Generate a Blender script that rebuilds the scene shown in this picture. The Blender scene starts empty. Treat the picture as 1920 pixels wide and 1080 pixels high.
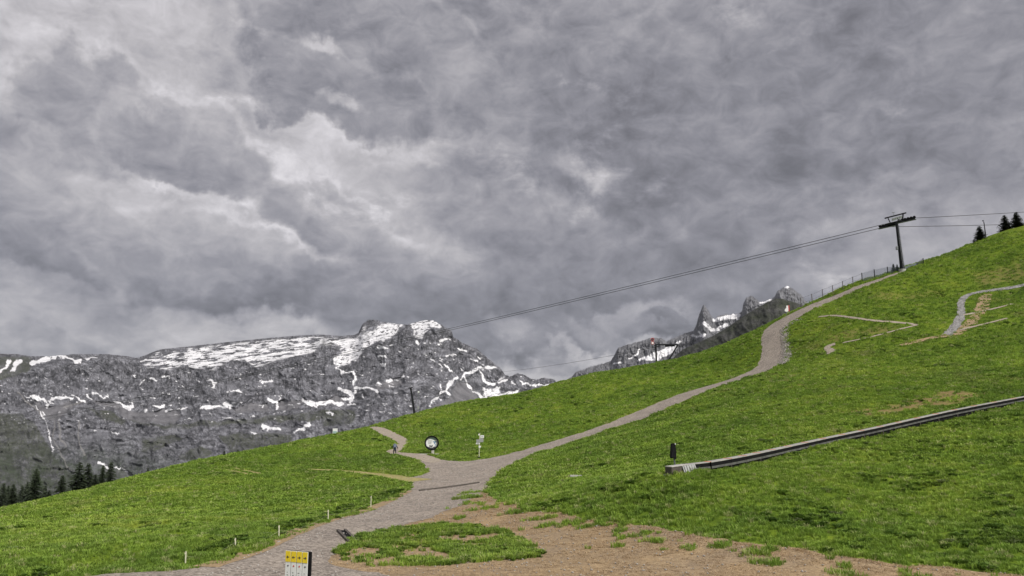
import bpy, bmesh, math, random
import numpy as np
from mathutils import Vector, Matrix
from mathutils.geometry import delaunay_2d_cdt

R = math.radians
random.seed(7)
rng = np.random.default_rng(7)
scene = bpy.context.scene
COL = scene.collection

# ------------------------------------------------------------------ camera
F = 1500.0                       # focal length in pixels of the 1920 px wide photograph
CAMZ = 6.0
PITCH = math.atan(260.0 / F)
cam_data = bpy.data.cameras.new('camera')
cam_data.sensor_width = 36.0
cam_data.lens = 36.0 * F / 1920.0
cam_data.clip_start = 0.1
cam_data.clip_end = 30000.0
cam = bpy.data.objects.new('camera', cam_data)
COL.objects.link(cam)
cam.location = (0, 0, CAMZ)
cam.rotation_euler = (math.pi / 2 + PITCH, 0, 0)
scene.camera = cam

SP, CP = math.sin(PITCH), math.cos(PITCH)
def ray(px, py):
    u = (np.asarray(px, float) - 960.0) / F
    v = (540.0 - np.asarray(py, float)) / F
    return u, CP - v * SP, SP + v * CP          # x, y, z of the viewing ray
def at(px, py, Y):
    x, y, z = ray(px, py)
    k = Y / y
    return (float(x * k), float(Y), float(CAMZ + z * k))
def azel(px, py):
    x, y, z = ray(px, py)
    return math.atan2(x, y), math.atan2(z, math.hypot(x, y))

# ------------------------------------------------------------------ view, sun
scene.view_settings.view_transform = 'Standard'
scene.view_settings.look = 'None'
scene.view_settings.exposure = 1.45
scene.view_settings.gamma = 1.0
SUN_EL, SUN_AZ = 45.0, 138.0      # azimuth measured from the viewing direction to the right
sd = bpy.data.lights.new('sun', 'SUN')
sd.energy = 1.5
sd.angle = R(14)
sd.color = (1.0, 0.96, 0.9)
sun = bpy.data.objects.new('sun', sd)
COL.objects.link(sun)
_d = Vector((math.sin(R(SUN_AZ)) * math.cos(R(SUN_EL)), math.cos(R(SUN_AZ)) * math.cos(R(SUN_EL)), math.sin(R(SUN_EL))))
sun.rotation_euler = _d.to_track_quat('Z', 'Y').to_euler()
sun.location = (60, -40, 80)

# ------------------------------------------------------------------ node helper
class NT:
    def __init__(s, tree):
        s.t = tree
    def n(s, typ, **kw):
        nd = s.t.nodes.new(typ)
        for k, v in kw.items():
            setattr(nd, k, v)
        return nd
    def put(s, sock, val):
        if val is None:
            return
        if hasattr(val, 'is_output'):
            s.t.links.new(val, sock)
        else:
            if sock.type == 'RGBA' and not hasattr(val, '__len__'):
                val = (val, val, val, 1)
            elif sock.type == 'RGBA' and len(val) == 3:
                val = (*val, 1)
            elif sock.type == 'VECTOR' and not hasattr(val, '__len__'):
                val = (val, val, val)
            sock.default_value = val
    def m(s, op, a, b=None, c=None, clamp=False):
        nd = s.n('ShaderNodeMath', operation=op, use_clamp=clamp)
        s.put(nd.inputs[0], a); s.put(nd.inputs[1], b); s.put(nd.inputs[2], c)
        return nd.outputs[0]
    def v(s, op, a, b=None):
        nd = s.n('ShaderNodeVectorMath', operation=op)
        s.put(nd.inputs[0], a)
        if op == 'SCALE':
            s.put(nd.inputs['Scale'], b)
        else:
            s.put(nd.inputs[1], b)
        return nd.outputs['Value'] if op in ('LENGTH', 'DISTANCE', 'DOT_PRODUCT') else nd.outputs[0]
    def noise(s, vec, scale, detail=6, rough=0.55, dist=0.0, lac=2.0, out='Fac'):
        nd = s.n('ShaderNodeTexNoise')
        s.put(nd.inputs['Vector'], vec)
        nd.inputs['Scale'].default_value = scale
        nd.inputs['Detail'].default_value = detail
        nd.inputs['Roughness'].default_value = rough
        nd.inputs['Lacunarity'].default_value = lac
        nd.inputs['Distortion'].default_value = dist
        return nd.outputs[0] if out == 'Fac' else nd.outputs[1]
    def rng(s, val, a, b, c=0.0, d=1.0, smooth=False):
        nd = s.n('ShaderNodeMapRange', clamp=True)
        nd.interpolation_type = 'SMOOTHSTEP' if smooth else 'LINEAR'
        for i, x in enumerate((val, a, b, c, d)):
            s.put(nd.inputs[i], x)
        return nd.outputs[0]
    def mix(s, f, a, b, blend='MIX'):
        nd = s.n('ShaderNodeMix', data_type='RGBA', blend_type=blend)
        s.put(nd.inputs[0], f); s.put(nd.inputs[6], a); s.put(nd.inputs[7], b)
        return nd.outputs[2]
    def fmix(s, f, a, b):
        nd = s.n('ShaderNodeMix', data_type='FLOAT')
        s.put(nd.inputs[0], f); s.put(nd.inputs[2], a); s.put(nd.inputs[3], b)
        return nd.outputs[0]
    def vmap(s, vec, loc=(0, 0, 0), rot=(0, 0, 0), scale=(1, 1, 1), typ='POINT'):
        nd = s.n('ShaderNodeMapping', vector_type=typ)
        s.put(nd.inputs[0], vec)
        nd.inputs[1].default_value = loc; nd.inputs[2].default_value = rot; nd.inputs[3].default_value = scale
        return nd.outputs[0]
    def xyz(s, vec):
        nd = s.n('ShaderNodeSeparateXYZ'); s.put(nd.inputs[0], vec); return nd.outputs
    def comb(s, x=0.0, y=0.0, z=0.0):
        nd = s.n('ShaderNodeCombineXYZ')
        s.put(nd.inputs[0], x); s.put(nd.inputs[1], y); s.put(nd.inputs[2], z)
        return nd.outputs[0]

# ------------------------------------------------------------------ sky: overcast clouds over a Nishita sky
def build_world():
    w = bpy.data.worlds.new('World')
    scene.world = w
    w.use_nodes = True
    t = w.node_tree
    t.nodes.clear()
    q = NT(t)
    sky = q.n('ShaderNodeTexSky', sky_type='NISHITA', sun_disc=False)
    sky.sun_elevation = R(SUN_EL); sky.sun_rotation = R(SUN_AZ)
    sky.altitude = 1900
    dirv = q.n('ShaderNodeTexCoord').outputs['Generated']
    x, y, z = q.xyz(dirv)
    az = q.m('ARCTAN2', x, y)
    el = q.m('ARCSINE', z)
    ae = q.comb(az, el, 0.0)
    # billowing warp of the large cloud bodies
    w1 = q.v('SCALE', q.v('SUBTRACT', q.noise(dirv, 4.5, 2, 0.5, out='Color'), (0.5, 0.5, 0.5)), 0.11)
    w2 = q.v('SCALE', q.v('SUBTRACT', q.noise(dirv, 14.0, 6, 0.62, out='Color'), (0.5, 0.5, 0.5)), 0.10)
    p = q.v('ADD', ae, q.v('ADD', w1, w2))
    zz = q.m('ADD', q.m('MAXIMUM', z, 0.0), 0.3)
    flat = q.comb(q.m('DIVIDE', x, zz), q.m('DIVIDE', y, zz), 0.0)
    big = q.noise(flat, 1.7, 5, 0.55, 0.3)
    med = q.noise(q.vmap(dirv, scale=(1, 1, 1.5)), 10.0, 6, 0.6, 0.6)
    fine = q.noise(q.vmap(dirv, scale=(1, 1, 1.5)), 26.0, 8, 0.68, 0.5)
    L = q.m('ADD', 0.60, q.rng(big, 0.3, 0.7, -0.05, 0.05))
    # bodies, back to front: centre px, radii px, rotation deg, softness, lightness low side / high side, opacity
    bodies = [
        (620, 340, 330, 230, -25, .6, .70, .735, .95),
        (120, 60, 420, 130, 0, .7, .68, .69, .9),
        (400, 110, 230, 70, -20, .4, .69, .70, .9),
        (560, 250, 110, 60, -35, .5, .73, .73, .9),
        (900, 310, 250, 90, 12, .6, .62, .67, .85),
        (1500, 230, 640, 260, 5, .35, .515, .555, 1.0),
        (1050, 70, 640, 140, 8, .28, .54, .59, .95),
        (720, 110, 240, 105, -22, .22, .545, .60, .85),
        (630, 175, 165, 70, -18, .18, .545, .575, .9),
        (610, 70, 40, 14, -20, .6, .72, .74, .7),
        (640, 190, 36, 14, -20, .6, .72, .74, .7),
        (1250, 560, 600, 110, 4, .6, .475, .545, .95),
        (1020, 425, 210, 70, -14, .25, .53, .61, .9),
        (1100, 300, 60, 22, -15, .7, .63, .66, .8),
        (1420, 430, 280, 60, 6, .6, .49, .55, .75),
        (1745, 470, 180, 85, 8, .5, .61, .66, .95),
        (1640, 375, 140, 26, 10, .6, .62, .66, .8),
        (1830, 300, 200, 90, 0, .7, .53, .56, .6),
        (160, 190, 165, 92, -14, .13, .565, .62, .95),
        (340, 240, 160, 78, -12, .13, .575, .63, .95),
        (30, 265, 95, 50, -10, .3, .57, .60, .8),
        (150, 440, 340, 120, -14, .22, .51, .66, .95),
        (620, 415, 170, 62, -26, .2, .575, .65, .9),
        (400, 500, 200, 90, -14, .16, .53, .68, .95),
        (480, 572, 110, 26, -2, .25, .475, .53, .95),
        (50, 540, 190, 40, -4, .35, .49, .55, .85),
        (120, 585, 220, 32, -4, .4, .60, .64, .8),
        (760, 560, 280, 75, -4, .4, .50, .575, .95),
        (870, 640, 130, 45, 0, .5, .49, .53, .9),
        (300, 632, 420, 34, -2, .5, .66, .63, .95),
        (960, 650, 50, 20, 0, .5, .60, .62, .8),
        (1170, 612, 115, 32, 12, .35, .55, .63, .9),
        (1235, 600, 45, 13, 0, .4, .47, .50, .8),
        (1160, 662, 130, 12, 8, .7, .70, .72, .8),
        (1000, 705, 90, 14, 0, .7, .70, .70, .8),
    ]
    for (px, py, rx, ry, rot, soft, lo, hi, op) in bodies:
        a, e = azel(px, py)
        loc = q.vmap(p, (a, e, 0), (0, 0, R(rot)), (rx / F, ry / F, 1.0), 'TEXTURE')
        r = q.v('LENGTH', loc)
        al = q.rng(r, 1.0 + soft, 1.0 - soft, 0.0, op, True)
        ly = q.xyz(loc)[1]
        L = q.fmix(al, L, q.rng(ly, -0.9, 0.9, lo, hi))
        if soft < .24:        # silver lining along the denser edges
            L = q.m('ADD', L, q.m('MULTIPLY', q.rng(q.m('ABSOLUTE', q.m('SUBTRACT', r, 1.0 + soft * .9)), 0.0, 0.16, 0.035, 0.0, True), 1.0))
    L = q.m('ADD', L, q.rng(med, 0.27, 0.73, -0.05, 0.05))
    L = q.m('ADD', L, q.rng(fine, 0.32, 0.70, -0.044, 0.05))
    # thin bright breaks between the clouds
    gap = q.m('MULTIPLY', q.rng(q.noise(q.vmap(dirv, loc=(3, 1, 2), scale=(1, 1, 1.6)), 7.5, 8, 0.66, 0.2), 0.58, 0.74, 0, 1, True), 0.11)
    L = q.m('ADD', q.m('MULTIPLY', q.m('SUBTRACT', q.m('ADD', L, gap), .59), 1.36), .572)
    lin = q.m('POWER', q.m('MAXIMUM', L, 0.05), 2.2)
    tint = q.mix(q.rng(L, 0.5, 0.68), (0.98, 0.965, 1.08), (1.02, 0.985, 1.02))
    cloud = q.mix(1.0, tint, q.comb(lin, lin, lin), 'MULTIPLY')
    bgs = q.n('ShaderNodeBackground'); q.put(bgs.inputs[0], sky.outputs[0]); bgs.inputs[1].default_value = 0.06
    bgc = q.n('ShaderNodeBackground'); q.put(bgc.inputs[0], cloud); bgc.inputs[1].default_value = 0.425
    mx = q.n('ShaderNodeMixShader'); mx.inputs[0].default_value = 0.97
    t.links.new(bgs.outputs[0], mx.inputs[1]); t.links.new(bgc.outputs[0], mx.inputs[2])
    out = q.n('ShaderNodeOutputWorld')
    t.links.new(mx.outputs[0], out.inputs[0])
    w.cycles.sampling_method = 'MANUAL'
    w.cycles.sample_map_resolution = 512
build_world()

# ------------------------------------------------------------------ numpy noise
_perm = np.random.default_rng(3).permutation(4096)
_grad = np.random.default_rng(4).uniform(0, 2 * math.pi, 4096)
_gx, _gy = np.cos(_grad), np.sin(_grad)
def perlin(x, y):
    x = np.asarray(x, float); y = np.asarray(y, float)
    xi = np.floor(x).astype(int); yi = np.floor(y).astype(int)
    xf = x - xi; yf = y - yi
    def g(ix, iy, dx, dy):
        h = _perm[(_perm[ix & 4095] + iy) & 4095]
        return _gx[h] * dx + _gy[h] * dy
    u = xf * xf * xf * (xf * (xf * 6 - 15) + 10); v = yf * yf * yf * (yf * (yf * 6 - 15) + 10)
    a = g(xi, yi, xf, yf); b = g(xi + 1, yi, xf - 1, yf)
    c = g(xi, yi + 1, xf, yf - 1); d = g(xi + 1, yi + 1, xf - 1, yf - 1)
    return ((a + (b - a) * u) + ((c + (d - c) * u) - (a + (b - a) * u)) * v) * 1.5
def fbm(x, y, oct=5, gain=0.5, lac=2.03):
    s = 0; a = 1.0; t = 0
    for i in range(oct):
        s = s + a * perlin(x + 17.3 * i, y - 9.1 * i); t += a
        x = x * lac; y = y * lac; a *= gain
    return s / t
def ridged(x, y, oct=5, gain=0.5, lac=2.07):
    s = 0; a = 1.0; t = 0
    for i in range(oct):
        s = s + a * (1 - 2 * np.abs(perlin(x + 31.7 * i, y + 5.3 * i))); t += a
        x = x * lac; y = y * lac; a *= gain
    return s / t
def sstep(a, b, x):
    t = np.clip((np.asarray(x, float) - a) / (b - a), 0, 1)
    return t * t * (3 - 2 * t)

# ------------------------------------------------------------------ hillside height field (thin-plate fit through ground points)
CREST = [(-160, 990, 75), (0, 957, 87), (120, 928, 95), (240, 897, 104), (360, 869, 118), (480, 844, 130), (590, 822, 142), (690, 802, 152),
         (735, 788, 160), (780, 776, 166), (860, 757, 170), (990, 735, 172), (1060, 714, 175), (1150, 695, 178), (1250, 677, 178),
         (1340, 652, 175), (1430, 614, 170), (1480, 588, 170), (1530, 564, 170), (1600, 532, 170), (1690, 505, 168), (1735, 490, 172),
         (1820, 459, 178), (1920, 429, 182), (2060, 395, 186)]
GROUND = [(0, 1080, 34), (400, 1080, 34), (960, 1080, 34), (1400, 1080, 33.5), (1920, 1080, 33), (0, 1000, 52), (300, 960, 66), (480, 900, 86),
          (600, 860, 106), (600, 940, 66), (600, 980, 51), (740, 960, 58), (850, 900, 80), (820, 852, 105), (900, 857, 103), (950, 800, 132), (760, 815, 135),
          (1150, 800, 116), (1300, 735, 131), (1440, 680, 144), (1460, 620, 156), (1560, 560, 166), (1500, 700, 118), (1300, 800, 86), (1262, 893, 50),
          (1080, 900, 64), (1000, 900, 71), (1600, 800, 74), (1600, 700, 108), (1600, 600, 142), (1750, 650, 122), (1920, 800, 66), (1920, 760, 76), (1920, 650, 112),
          (1920, 540, 146), (1750, 540, 155), (1600, 950, 46), (1920, 950, 44), (1400, 1000, 39.5), (1100, 980, 47), (950, 930, 61), (1180, 740, 148), (1100, 760, 145), (1350, 690, 155)]
ctrl = [at(*g) for g in GROUND] + [at(*c) for c in CREST]
for (px, py, Y) in CREST:
    x, y, z = at(px, py, Y)
    for k, s in ((1.12, 0.16), (1.35, 0.30), (1.9, 0.42)):
        d = Y * (k - 1)
        ctrl.append((x * k, y * k, z - d * s))
ctrl += [(-110, 55, -9), (-170, 130, -32), (110, 45, 14), (140, 90, 34), (175, 150, 54), (0, -50, -1), (-80, -50, -8), (80, -50, 10), (0, 0, 0), (-30, 15, -0.5), (30, 15, .5)]
ctrl = np.array(ctrl)
def tps_fit(P):
    n = len(P); X = P[:, :2] / 100.0
    d = np.linalg.norm(X[:, None] - X[None], axis=2)
    K = np.where(d > 0, d * d * np.log(d + 1e-12), 0) + np.eye(n) * 2e-4
    A = np.zeros((n + 3, n + 3)); A[:n, :n] = K
    A[:n, n] = 1; A[:n, n + 1:] = X; A[n, :n] = 1; A[n + 1:, :n] = X.T
    b = np.zeros(n + 3); b[:n] = P[:, 2]
    return X, np.linalg.solve(A, b)
TX, TW = tps_fit(ctrl)
def tps(x, y):
    x = np.asarray(x, float).ravel() / 100.0; y = np.asarray(y, float).ravel() / 100.0
    out = np.empty_like(x)
    n = len(TX)
    for i in range(0, len(x), 40000):
        xs, ys = x[i:i + 40000], y[i:i + 40000]
        d2 = (xs[:, None] - TX[None, :, 0]) ** 2 + (ys[:, None] - TX[None, :, 1]) ** 2
        out[i:i + 40000] = (0.5 * d2 * np.log(d2 + 1e-18)) @ TW[:n] + TW[n] + TW[n + 1] * xs + TW[n + 2] * ys
    return out
def valley(x, y):
    return np.where(y > 0, -230.0, -30.0 - 0.0 * x) * sstep(-100, 150, y) - 20 * (1 - sstep(-100, 150, y)) + 12 * fbm(x / 250, y / 250, 3)
def Hraw(x, y):
    x = np.asarray(x, float).ravel(); y = np.asarray(y, float).ravel()
    r = np.hypot(x - 20, y - 100)
    w = sstep(190, 420, r)
    h = np.where(w < 1, tps(np.where(w < 1, x, 0), np.where(w < 1, y, 100)), 0)
    return h * (1 - w) + valley(x, y) * w
# cached on a 1 m raster, sampled bilinearly
GX0, GY0, GS = -190.0, -60.0, 1.0
GNX, GNY = 431, 341
_gxx, _gyy = np.meshgrid(GX0 + GS * np.arange(GNX), GY0 + GS * np.arange(GNY))
HG = Hraw(_gxx, _gyy).reshape(GNY, GNX)
def bil(G, x, y, x0, y0, s):
    fx = np.clip((np.asarray(x, float) - x0) / s, 0, G.shape[1] - 1.001); fy = np.clip((np.asarray(y, float) - y0) / s, 0, G.shape[0] - 1.001)
    i = fx.astype(int); j = fy.astype(int); u = fx - i; v = fy - j
    return (G[j, i] * (1 - u) + G[j, i + 1] * u) * (1 - v) + (G[j + 1, i] * (1 - u) + G[j + 1, i + 1] * u) * v
def H(x, y):
    return bil(HG, x, y, GX0, GY0, GS)
def hz(x, y):
    return float(H(np.array([x]), np.array([y]))[0])
_T = np.geomspace(15, 300, 1500)
def hit(px, py):
    """where the viewing ray of a pixel meets the hillside"""
    rx, ry, rz = (float(a) for a in ray(px, py))
    Y = _T
    d = CAMZ + rz / ry * Y - H(rx / ry * Y, Y)
    k = np.argmax(d < 0)
    if d[k] >= 0:
        k = int(np.argmin(d[(Y > 40) & (Y < 200)])) + int(np.argmax(Y > 40))
        Yk = Y[k]
    else:
        a = d[k - 1] / (d[k - 1] - d[k]) if k else 0
        Yk = Y[k - 1] + (Y[k] - Y[k - 1]) * a
    return rx / ry * Yk, Yk, hz(rx / ry * Yk, Yk)

# ------------------------------------------------------------------ outlines of roads, paths and bare ground
ROAD = [(-200, 1110), (0, 1090), (250, 1076), (390, 1064), (470, 1040), (545, 1005), (640, 972), (720, 948), (762, 924), (775, 914), (768, 903), (748, 896), (790, 893), (806, 885),
        (800, 872), (778, 861), (800, 857), (830, 863), (870, 866), (900, 862), (960, 850), (1040, 826), (1130, 797), (1230, 757), (1310, 728), (1390, 703), (1423, 686),
        (1429, 655), (1427, 632), (1440, 612), (1480, 590), (1530, 567), (1580, 548), (1640, 526), (1690, 508), (1696, 509), (1640, 531), (1600, 546), (1540, 573), (1490, 600), (1468, 617),
        (1471, 640), (1474, 665), (1464, 684), (1420, 702), (1350, 724), (1270, 758), (1200, 788), (1130, 810), (1060, 833), (990, 856), (945, 880), (915, 903), (905, 925),
        (870, 945), (800, 972), (740, 989), (690, 1001), (650, 1022), (618, 1050), (640, 1068), (760, 1076), (790, 1250), (-200, 1250)]
DIRT = [(880, 915), (906, 922), (930, 940), (990, 957), (1060, 965), (1120, 975), (1250, 995), (1360, 1011), (1480, 1027), (1600, 1047), (1750, 1064), (1920, 1080), (2100, 1092),
        (2100, 1250), (560, 1250), (560, 1080), (580, 1050), (640, 1015), (740, 982), (840, 945)]
ISLAND = [(628, 1045), (640, 1022), (664, 1008), (720, 992), (780, 987), (850, 979), (920, 990), (962, 1001), (985, 1018), (1030, 1035), (985, 1050), (900, 1054), (800, 1062), (720, 1063), (655, 1058)]
PATH = [(688, 799), (706, 800), (760, 819), (768, 827), (752, 845), (750, 849), (790, 851), (815, 857), (832, 864), (812, 870), (782, 862), (745, 855), (721, 849), (728, 844), (738, 842), (747, 832), (740, 825), (700, 807)]
PATCH = [(1838, 553), (1862, 550), (1852, 580), (1838, 600), (1817, 617), (1792, 630), (1778, 629), (1800, 613), (1822, 592), (1830, 570)]
def w2(px):
    return [hit(a, b)[:2] for a, b in px]
def inpoly(poly, x, y):
    P = np.asarray(poly); ins = np.zeros(x.shape, bool)
    m = (x >= P[:, 0].min()) & (x <= P[:, 0].max()) & (y >= P[:, 1].min()) & (y <= P[:, 1].max())
    xs, ys = x[m], y[m]; r = np.zeros(xs.shape, bool)
    for (x1, y1), (x2, y2) in zip(P, np.roll(P, -1, 0)):
        if y1 == y2:
            continue
        c = (y1 > ys) != (y2 > ys)
        r ^= c & (xs < (x2 - x1) * (ys - y1) / (y2 - y1) + x1)
    ins[m] = r
    return ins
def resample(poly, step, closed=True):
    P = [np.array(p) for p in poly]; out = []
    n = len(P)
    for i in range(n if closed else n - 1):
        a, b = P[i], P[(i + 1) % n]
        k = max(1, int(np.linalg.norm(b - a) / step))
        for j in range(k):
            out.append(a + (b - a) * j / k)
    if not closed:
        out.append(P[-1])
    return np.array(out)
def chaikin(P, it=2, closed=True):
    P = [np.array(p, float) for p in P]
    for _ in range(it):
        Q = []
        n = len(P)
        if not closed:
            Q.append(P[0])
        for i in range(n if closed else n - 1):
            a, b = P[i], P[(i + 1) % n]
            Q += [a * .75 + b * .25, a * .25 + b * .75]
        if not closed:
            Q.append(P[-1])
        P = Q
    return P
def ragged(poly, amp, step=0.35):
    P = resample(chaikin(poly), step)
    t = np.roll(P, -1, 0) - np.roll(P, 1, 0)
    nrm = np.stack([-t[:, 1], t[:, 0]], 1); nrm /= np.linalg.norm(nrm, axis=1, keepdims=True) + 1e-9
    d = fbm(P[:, 0] / 2.2, P[:, 1] / 2.2, 4, 0.6) * amp * 2
    return P + nrm * d[:, None]
def ribbon(px, w0, w1=None, world=None):
    """outline of a strip of given width in metres along a line of pixels on the ground"""
    C = resample(chaikin(world or w2(px), 2, False), 0.6, False)
    t = np.gradient(C, axis=0); n = np.stack([-t[:, 1], t[:, 0]], 1); n /= np.linalg.norm(n, axis=1, keepdims=True) + 1e-9
    w = np.linspace(w0, w1 or w0, len(C))[:, None] * (0.5 + 0.22 * fbm(C[:, 0] / 1.7, C[:, 1] / 1.7, 3)[:, None])
    return np.concatenate([C + n * w, (C - n * w)[::-1]])
road_p = ragged(w2(ROAD), 0.36)
dirt_p = ragged(w2(DIRT), 0.45)
path_p = ragged(w2(PATH), 0.14)
patch_p = ragged(w2(PATCH), 0.35)
island_p = ragged(w2(ISLAND), 0.5)
trails = [
    ('worn_track', ribbon([(380, 873), (430, 876), (487, 888)], .55), 'worn'),
    ('worn_track', ribbon([(392, 878), (430, 882), (468, 890)], .55), 'worn'),
    ('worn_track', ribbon([(575, 880), (640, 883), (700, 889), (748, 896), (790, 902)], .7, 2.4), 'worn'),
    ('trail', ribbon([(1535, 594), (1568, 591), (1600, 597), (1640, 602), (1700, 606), (1722, 610)], .65, .9), 'pale'),
    ('trail', ribbon([(1718, 610), (1690, 617), (1640, 631), (1600, 639), (1580, 643)], .5, .45), 'pale'),
    ('trail', ribbon([(1566, 645), (1550, 650), (1553, 655), (1562, 660), (1550, 663)], 1.3, 1.2), 'pale'),
    ('gravel_trail', ribbon([(1935, 531), (1880, 542), (1840, 547), (1812, 553), (1800, 566), (1804, 590), (1792, 612), (1775, 629)], 1.0, 1.5), 'stone'),
    ('trail', ribbon([(1808, 591), (1850, 582), (1898, 570)], .8, .6), 'pale'),
    ('trail', ribbon([(1800, 619), (1850, 607), (1896, 595)], .7, .5), 'pale'),
    ('trail', ribbon([(1690, 648), (1740, 635), (1778, 629)], .9, 1.6), 'dirt'),
]
DRY = [(ribbon([(1585, 774), (1680, 763), (1760, 751), (1812, 735)], 5.0), .9), (ribbon([(1640, 552), (1700, 560), (1760, 548)], 4), .35),
       (ribbon([(1878, 714), (1912, 711)], 2.0), 1.0), (ribbon([(1550, 635), (1600, 625), (1680, 618)], 4), .45), (ribbon([(1830, 525), (1925, 505)], 6), .5),
       (ribbon([(930, 910), (960, 908)], 1.2), .9), (ribbon([(1440, 700), (1520, 730), (1600, 720)], 4), .35)]
# raster masks of what is bare
MS = 0.3
MX0, MY0 = -120.0, 14.0
MNX, MNY = 800, 620
_mx, _my = np.meshgrid(MX0 + MS * np.arange(MNX), MY0 + MS * np.arange(MNY))
def blur(G, n):
    for _ in range(n):
        P = np.pad(G, 1, mode='edge')
        G = (P[:-2, 1:-1] + P[2:, 1:-1] + P[1:-1, :-2] + P[1:-1, 2:] + 2 * P[1:-1, 1:-1]) / 6
    return G
bare = np.zeros(_mx.shape)
for p in [road_p, dirt_p, path_p, patch_p] + [t[1] for t in trails]:
    bare = np.maximum(bare, inpoly(p, _mx, _my))
dirtm = inpoly(dirt_p, _mx, _my) & ~inpoly(road_p, _mx, _my)
islm = inpoly(island_p, _mx, _my).astype(float)
sheetm = bare.copy()
flatm = blur(bare, 5)
drym = np.zeros(_mx.shape)
for p, a in DRY:
    drym = np.maximum(drym, inpoly(p, _mx, _my) * a)
drym = blur(drym, 6)
def mask(G, x, y):
    inside = (x > MX0) & (x < MX0 + MS * (MNX - 2)) & (y > MY0) & (y < MY0 + MS * (MNY - 2))
    return np.where(inside, bil(G, x, y, MX0, MY0, MS), 0)
def bumps(x, y):
    r = np.hypot(x, y)
    f = sstep(4, 12, r) * (1 - sstep(300, 420, r))
    h = H(x, y)
    b = 0.34 * fbm(x / 11, y / 11, 3) + 0.24 * fbm(x / 2.3, y / 1.7, 3)
    b = b + 0.10 * perlin(h * 1.3 + 0.8 * perlin(x / 9, y / 9), x / 9 + y / 23)      # little cattle steps along the contours
    return b * f * (1 - np.clip(mask(flatm, x, y) * 1.6, 0, 1))
def ground(x, y):
    x = np.atleast_1d(np.asarray(x, float)); y = np.atleast_1d(np.asarray(y, float))
    return H(x, y) + bumps(x, y) - 0.07 * np.clip(mask(flatm, x, y) * 1.3 - .2, 0, 1)

# ------------------------------------------------------------------ object helpers
def link(o, parent=None):
    COL.objects.link(o)
    if parent is not None:
        o.parent = parent
    return o
def tag(o, label=None, cat=None, group=None, kind=None):
    if label: o['label'] = label
    if cat: o['category'] = cat
    if group: o['group'] = group
    if kind: o['kind'] = kind
    return o
def empty(name, loc, rz=0.0):
    o = bpy.data.objects.new(name, None)
    o.location = loc; o.rotation_euler = (0, 0, rz); o.empty_display_size = 0.3
    return link(o)
def pymesh(name, verts, faces, mat, parent=None, smooth=False):
    me = bpy.data.meshes.new(name)
    me.from_pydata([tuple(map(float, v)) for v in verts], [], faces)
    me.materials.append(mat)
    if smooth:
        me.polygons.foreach_set('use_smooth', np.ones(len(me.polygons), bool))
    me.update()
    return link(bpy.data.objects.new(name, me), parent)
def npmesh(name, V, Fq, mat, smooth=True, attrs=None, parent=None):
    """fast mesh from numpy arrays (all faces the same size)"""
    me = bpy.data.meshes.new(name)
    V = np.asarray(V, np.float32); Fq = np.asarray(Fq, np.int32)
    k = Fq.shape[1]
    me.vertices.add(len(V)); me.vertices.foreach_set('co', V.ravel())
    me.loops.add(Fq.size); me.loops.foreach_set('vertex_index', Fq.ravel())
    me.polygons.add(len(Fq)); me.polygons.foreach_set('loop_start', np.arange(0, Fq.size, k, dtype=np.int32))
    me.polygons.foreach_set('loop_total', np.full(len(Fq), k, np.int32))
    me.update(calc_edges=True)
    if smooth:
        me.polygons.foreach_set('use_smooth', np.ones(len(Fq), bool))
    for nm, A in (attrs or {}).items():
        if A.ndim == 1:
            at_ = me.attributes.new(nm, 'FLOAT', 'POINT'); at_.data.foreach_set('value', A.astype(np.float32))
        else:
            at_ = me.attributes.new(nm, 'FLOAT_COLOR', 'POINT')
            at_.data.foreach_set('color', np.concatenate([A, np.ones((len(A), 1))], 1).astype(np.float32).ravel())
    me.materials.append(mat)
    return link(bpy.data.objects.new(name, me), parent)
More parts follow.
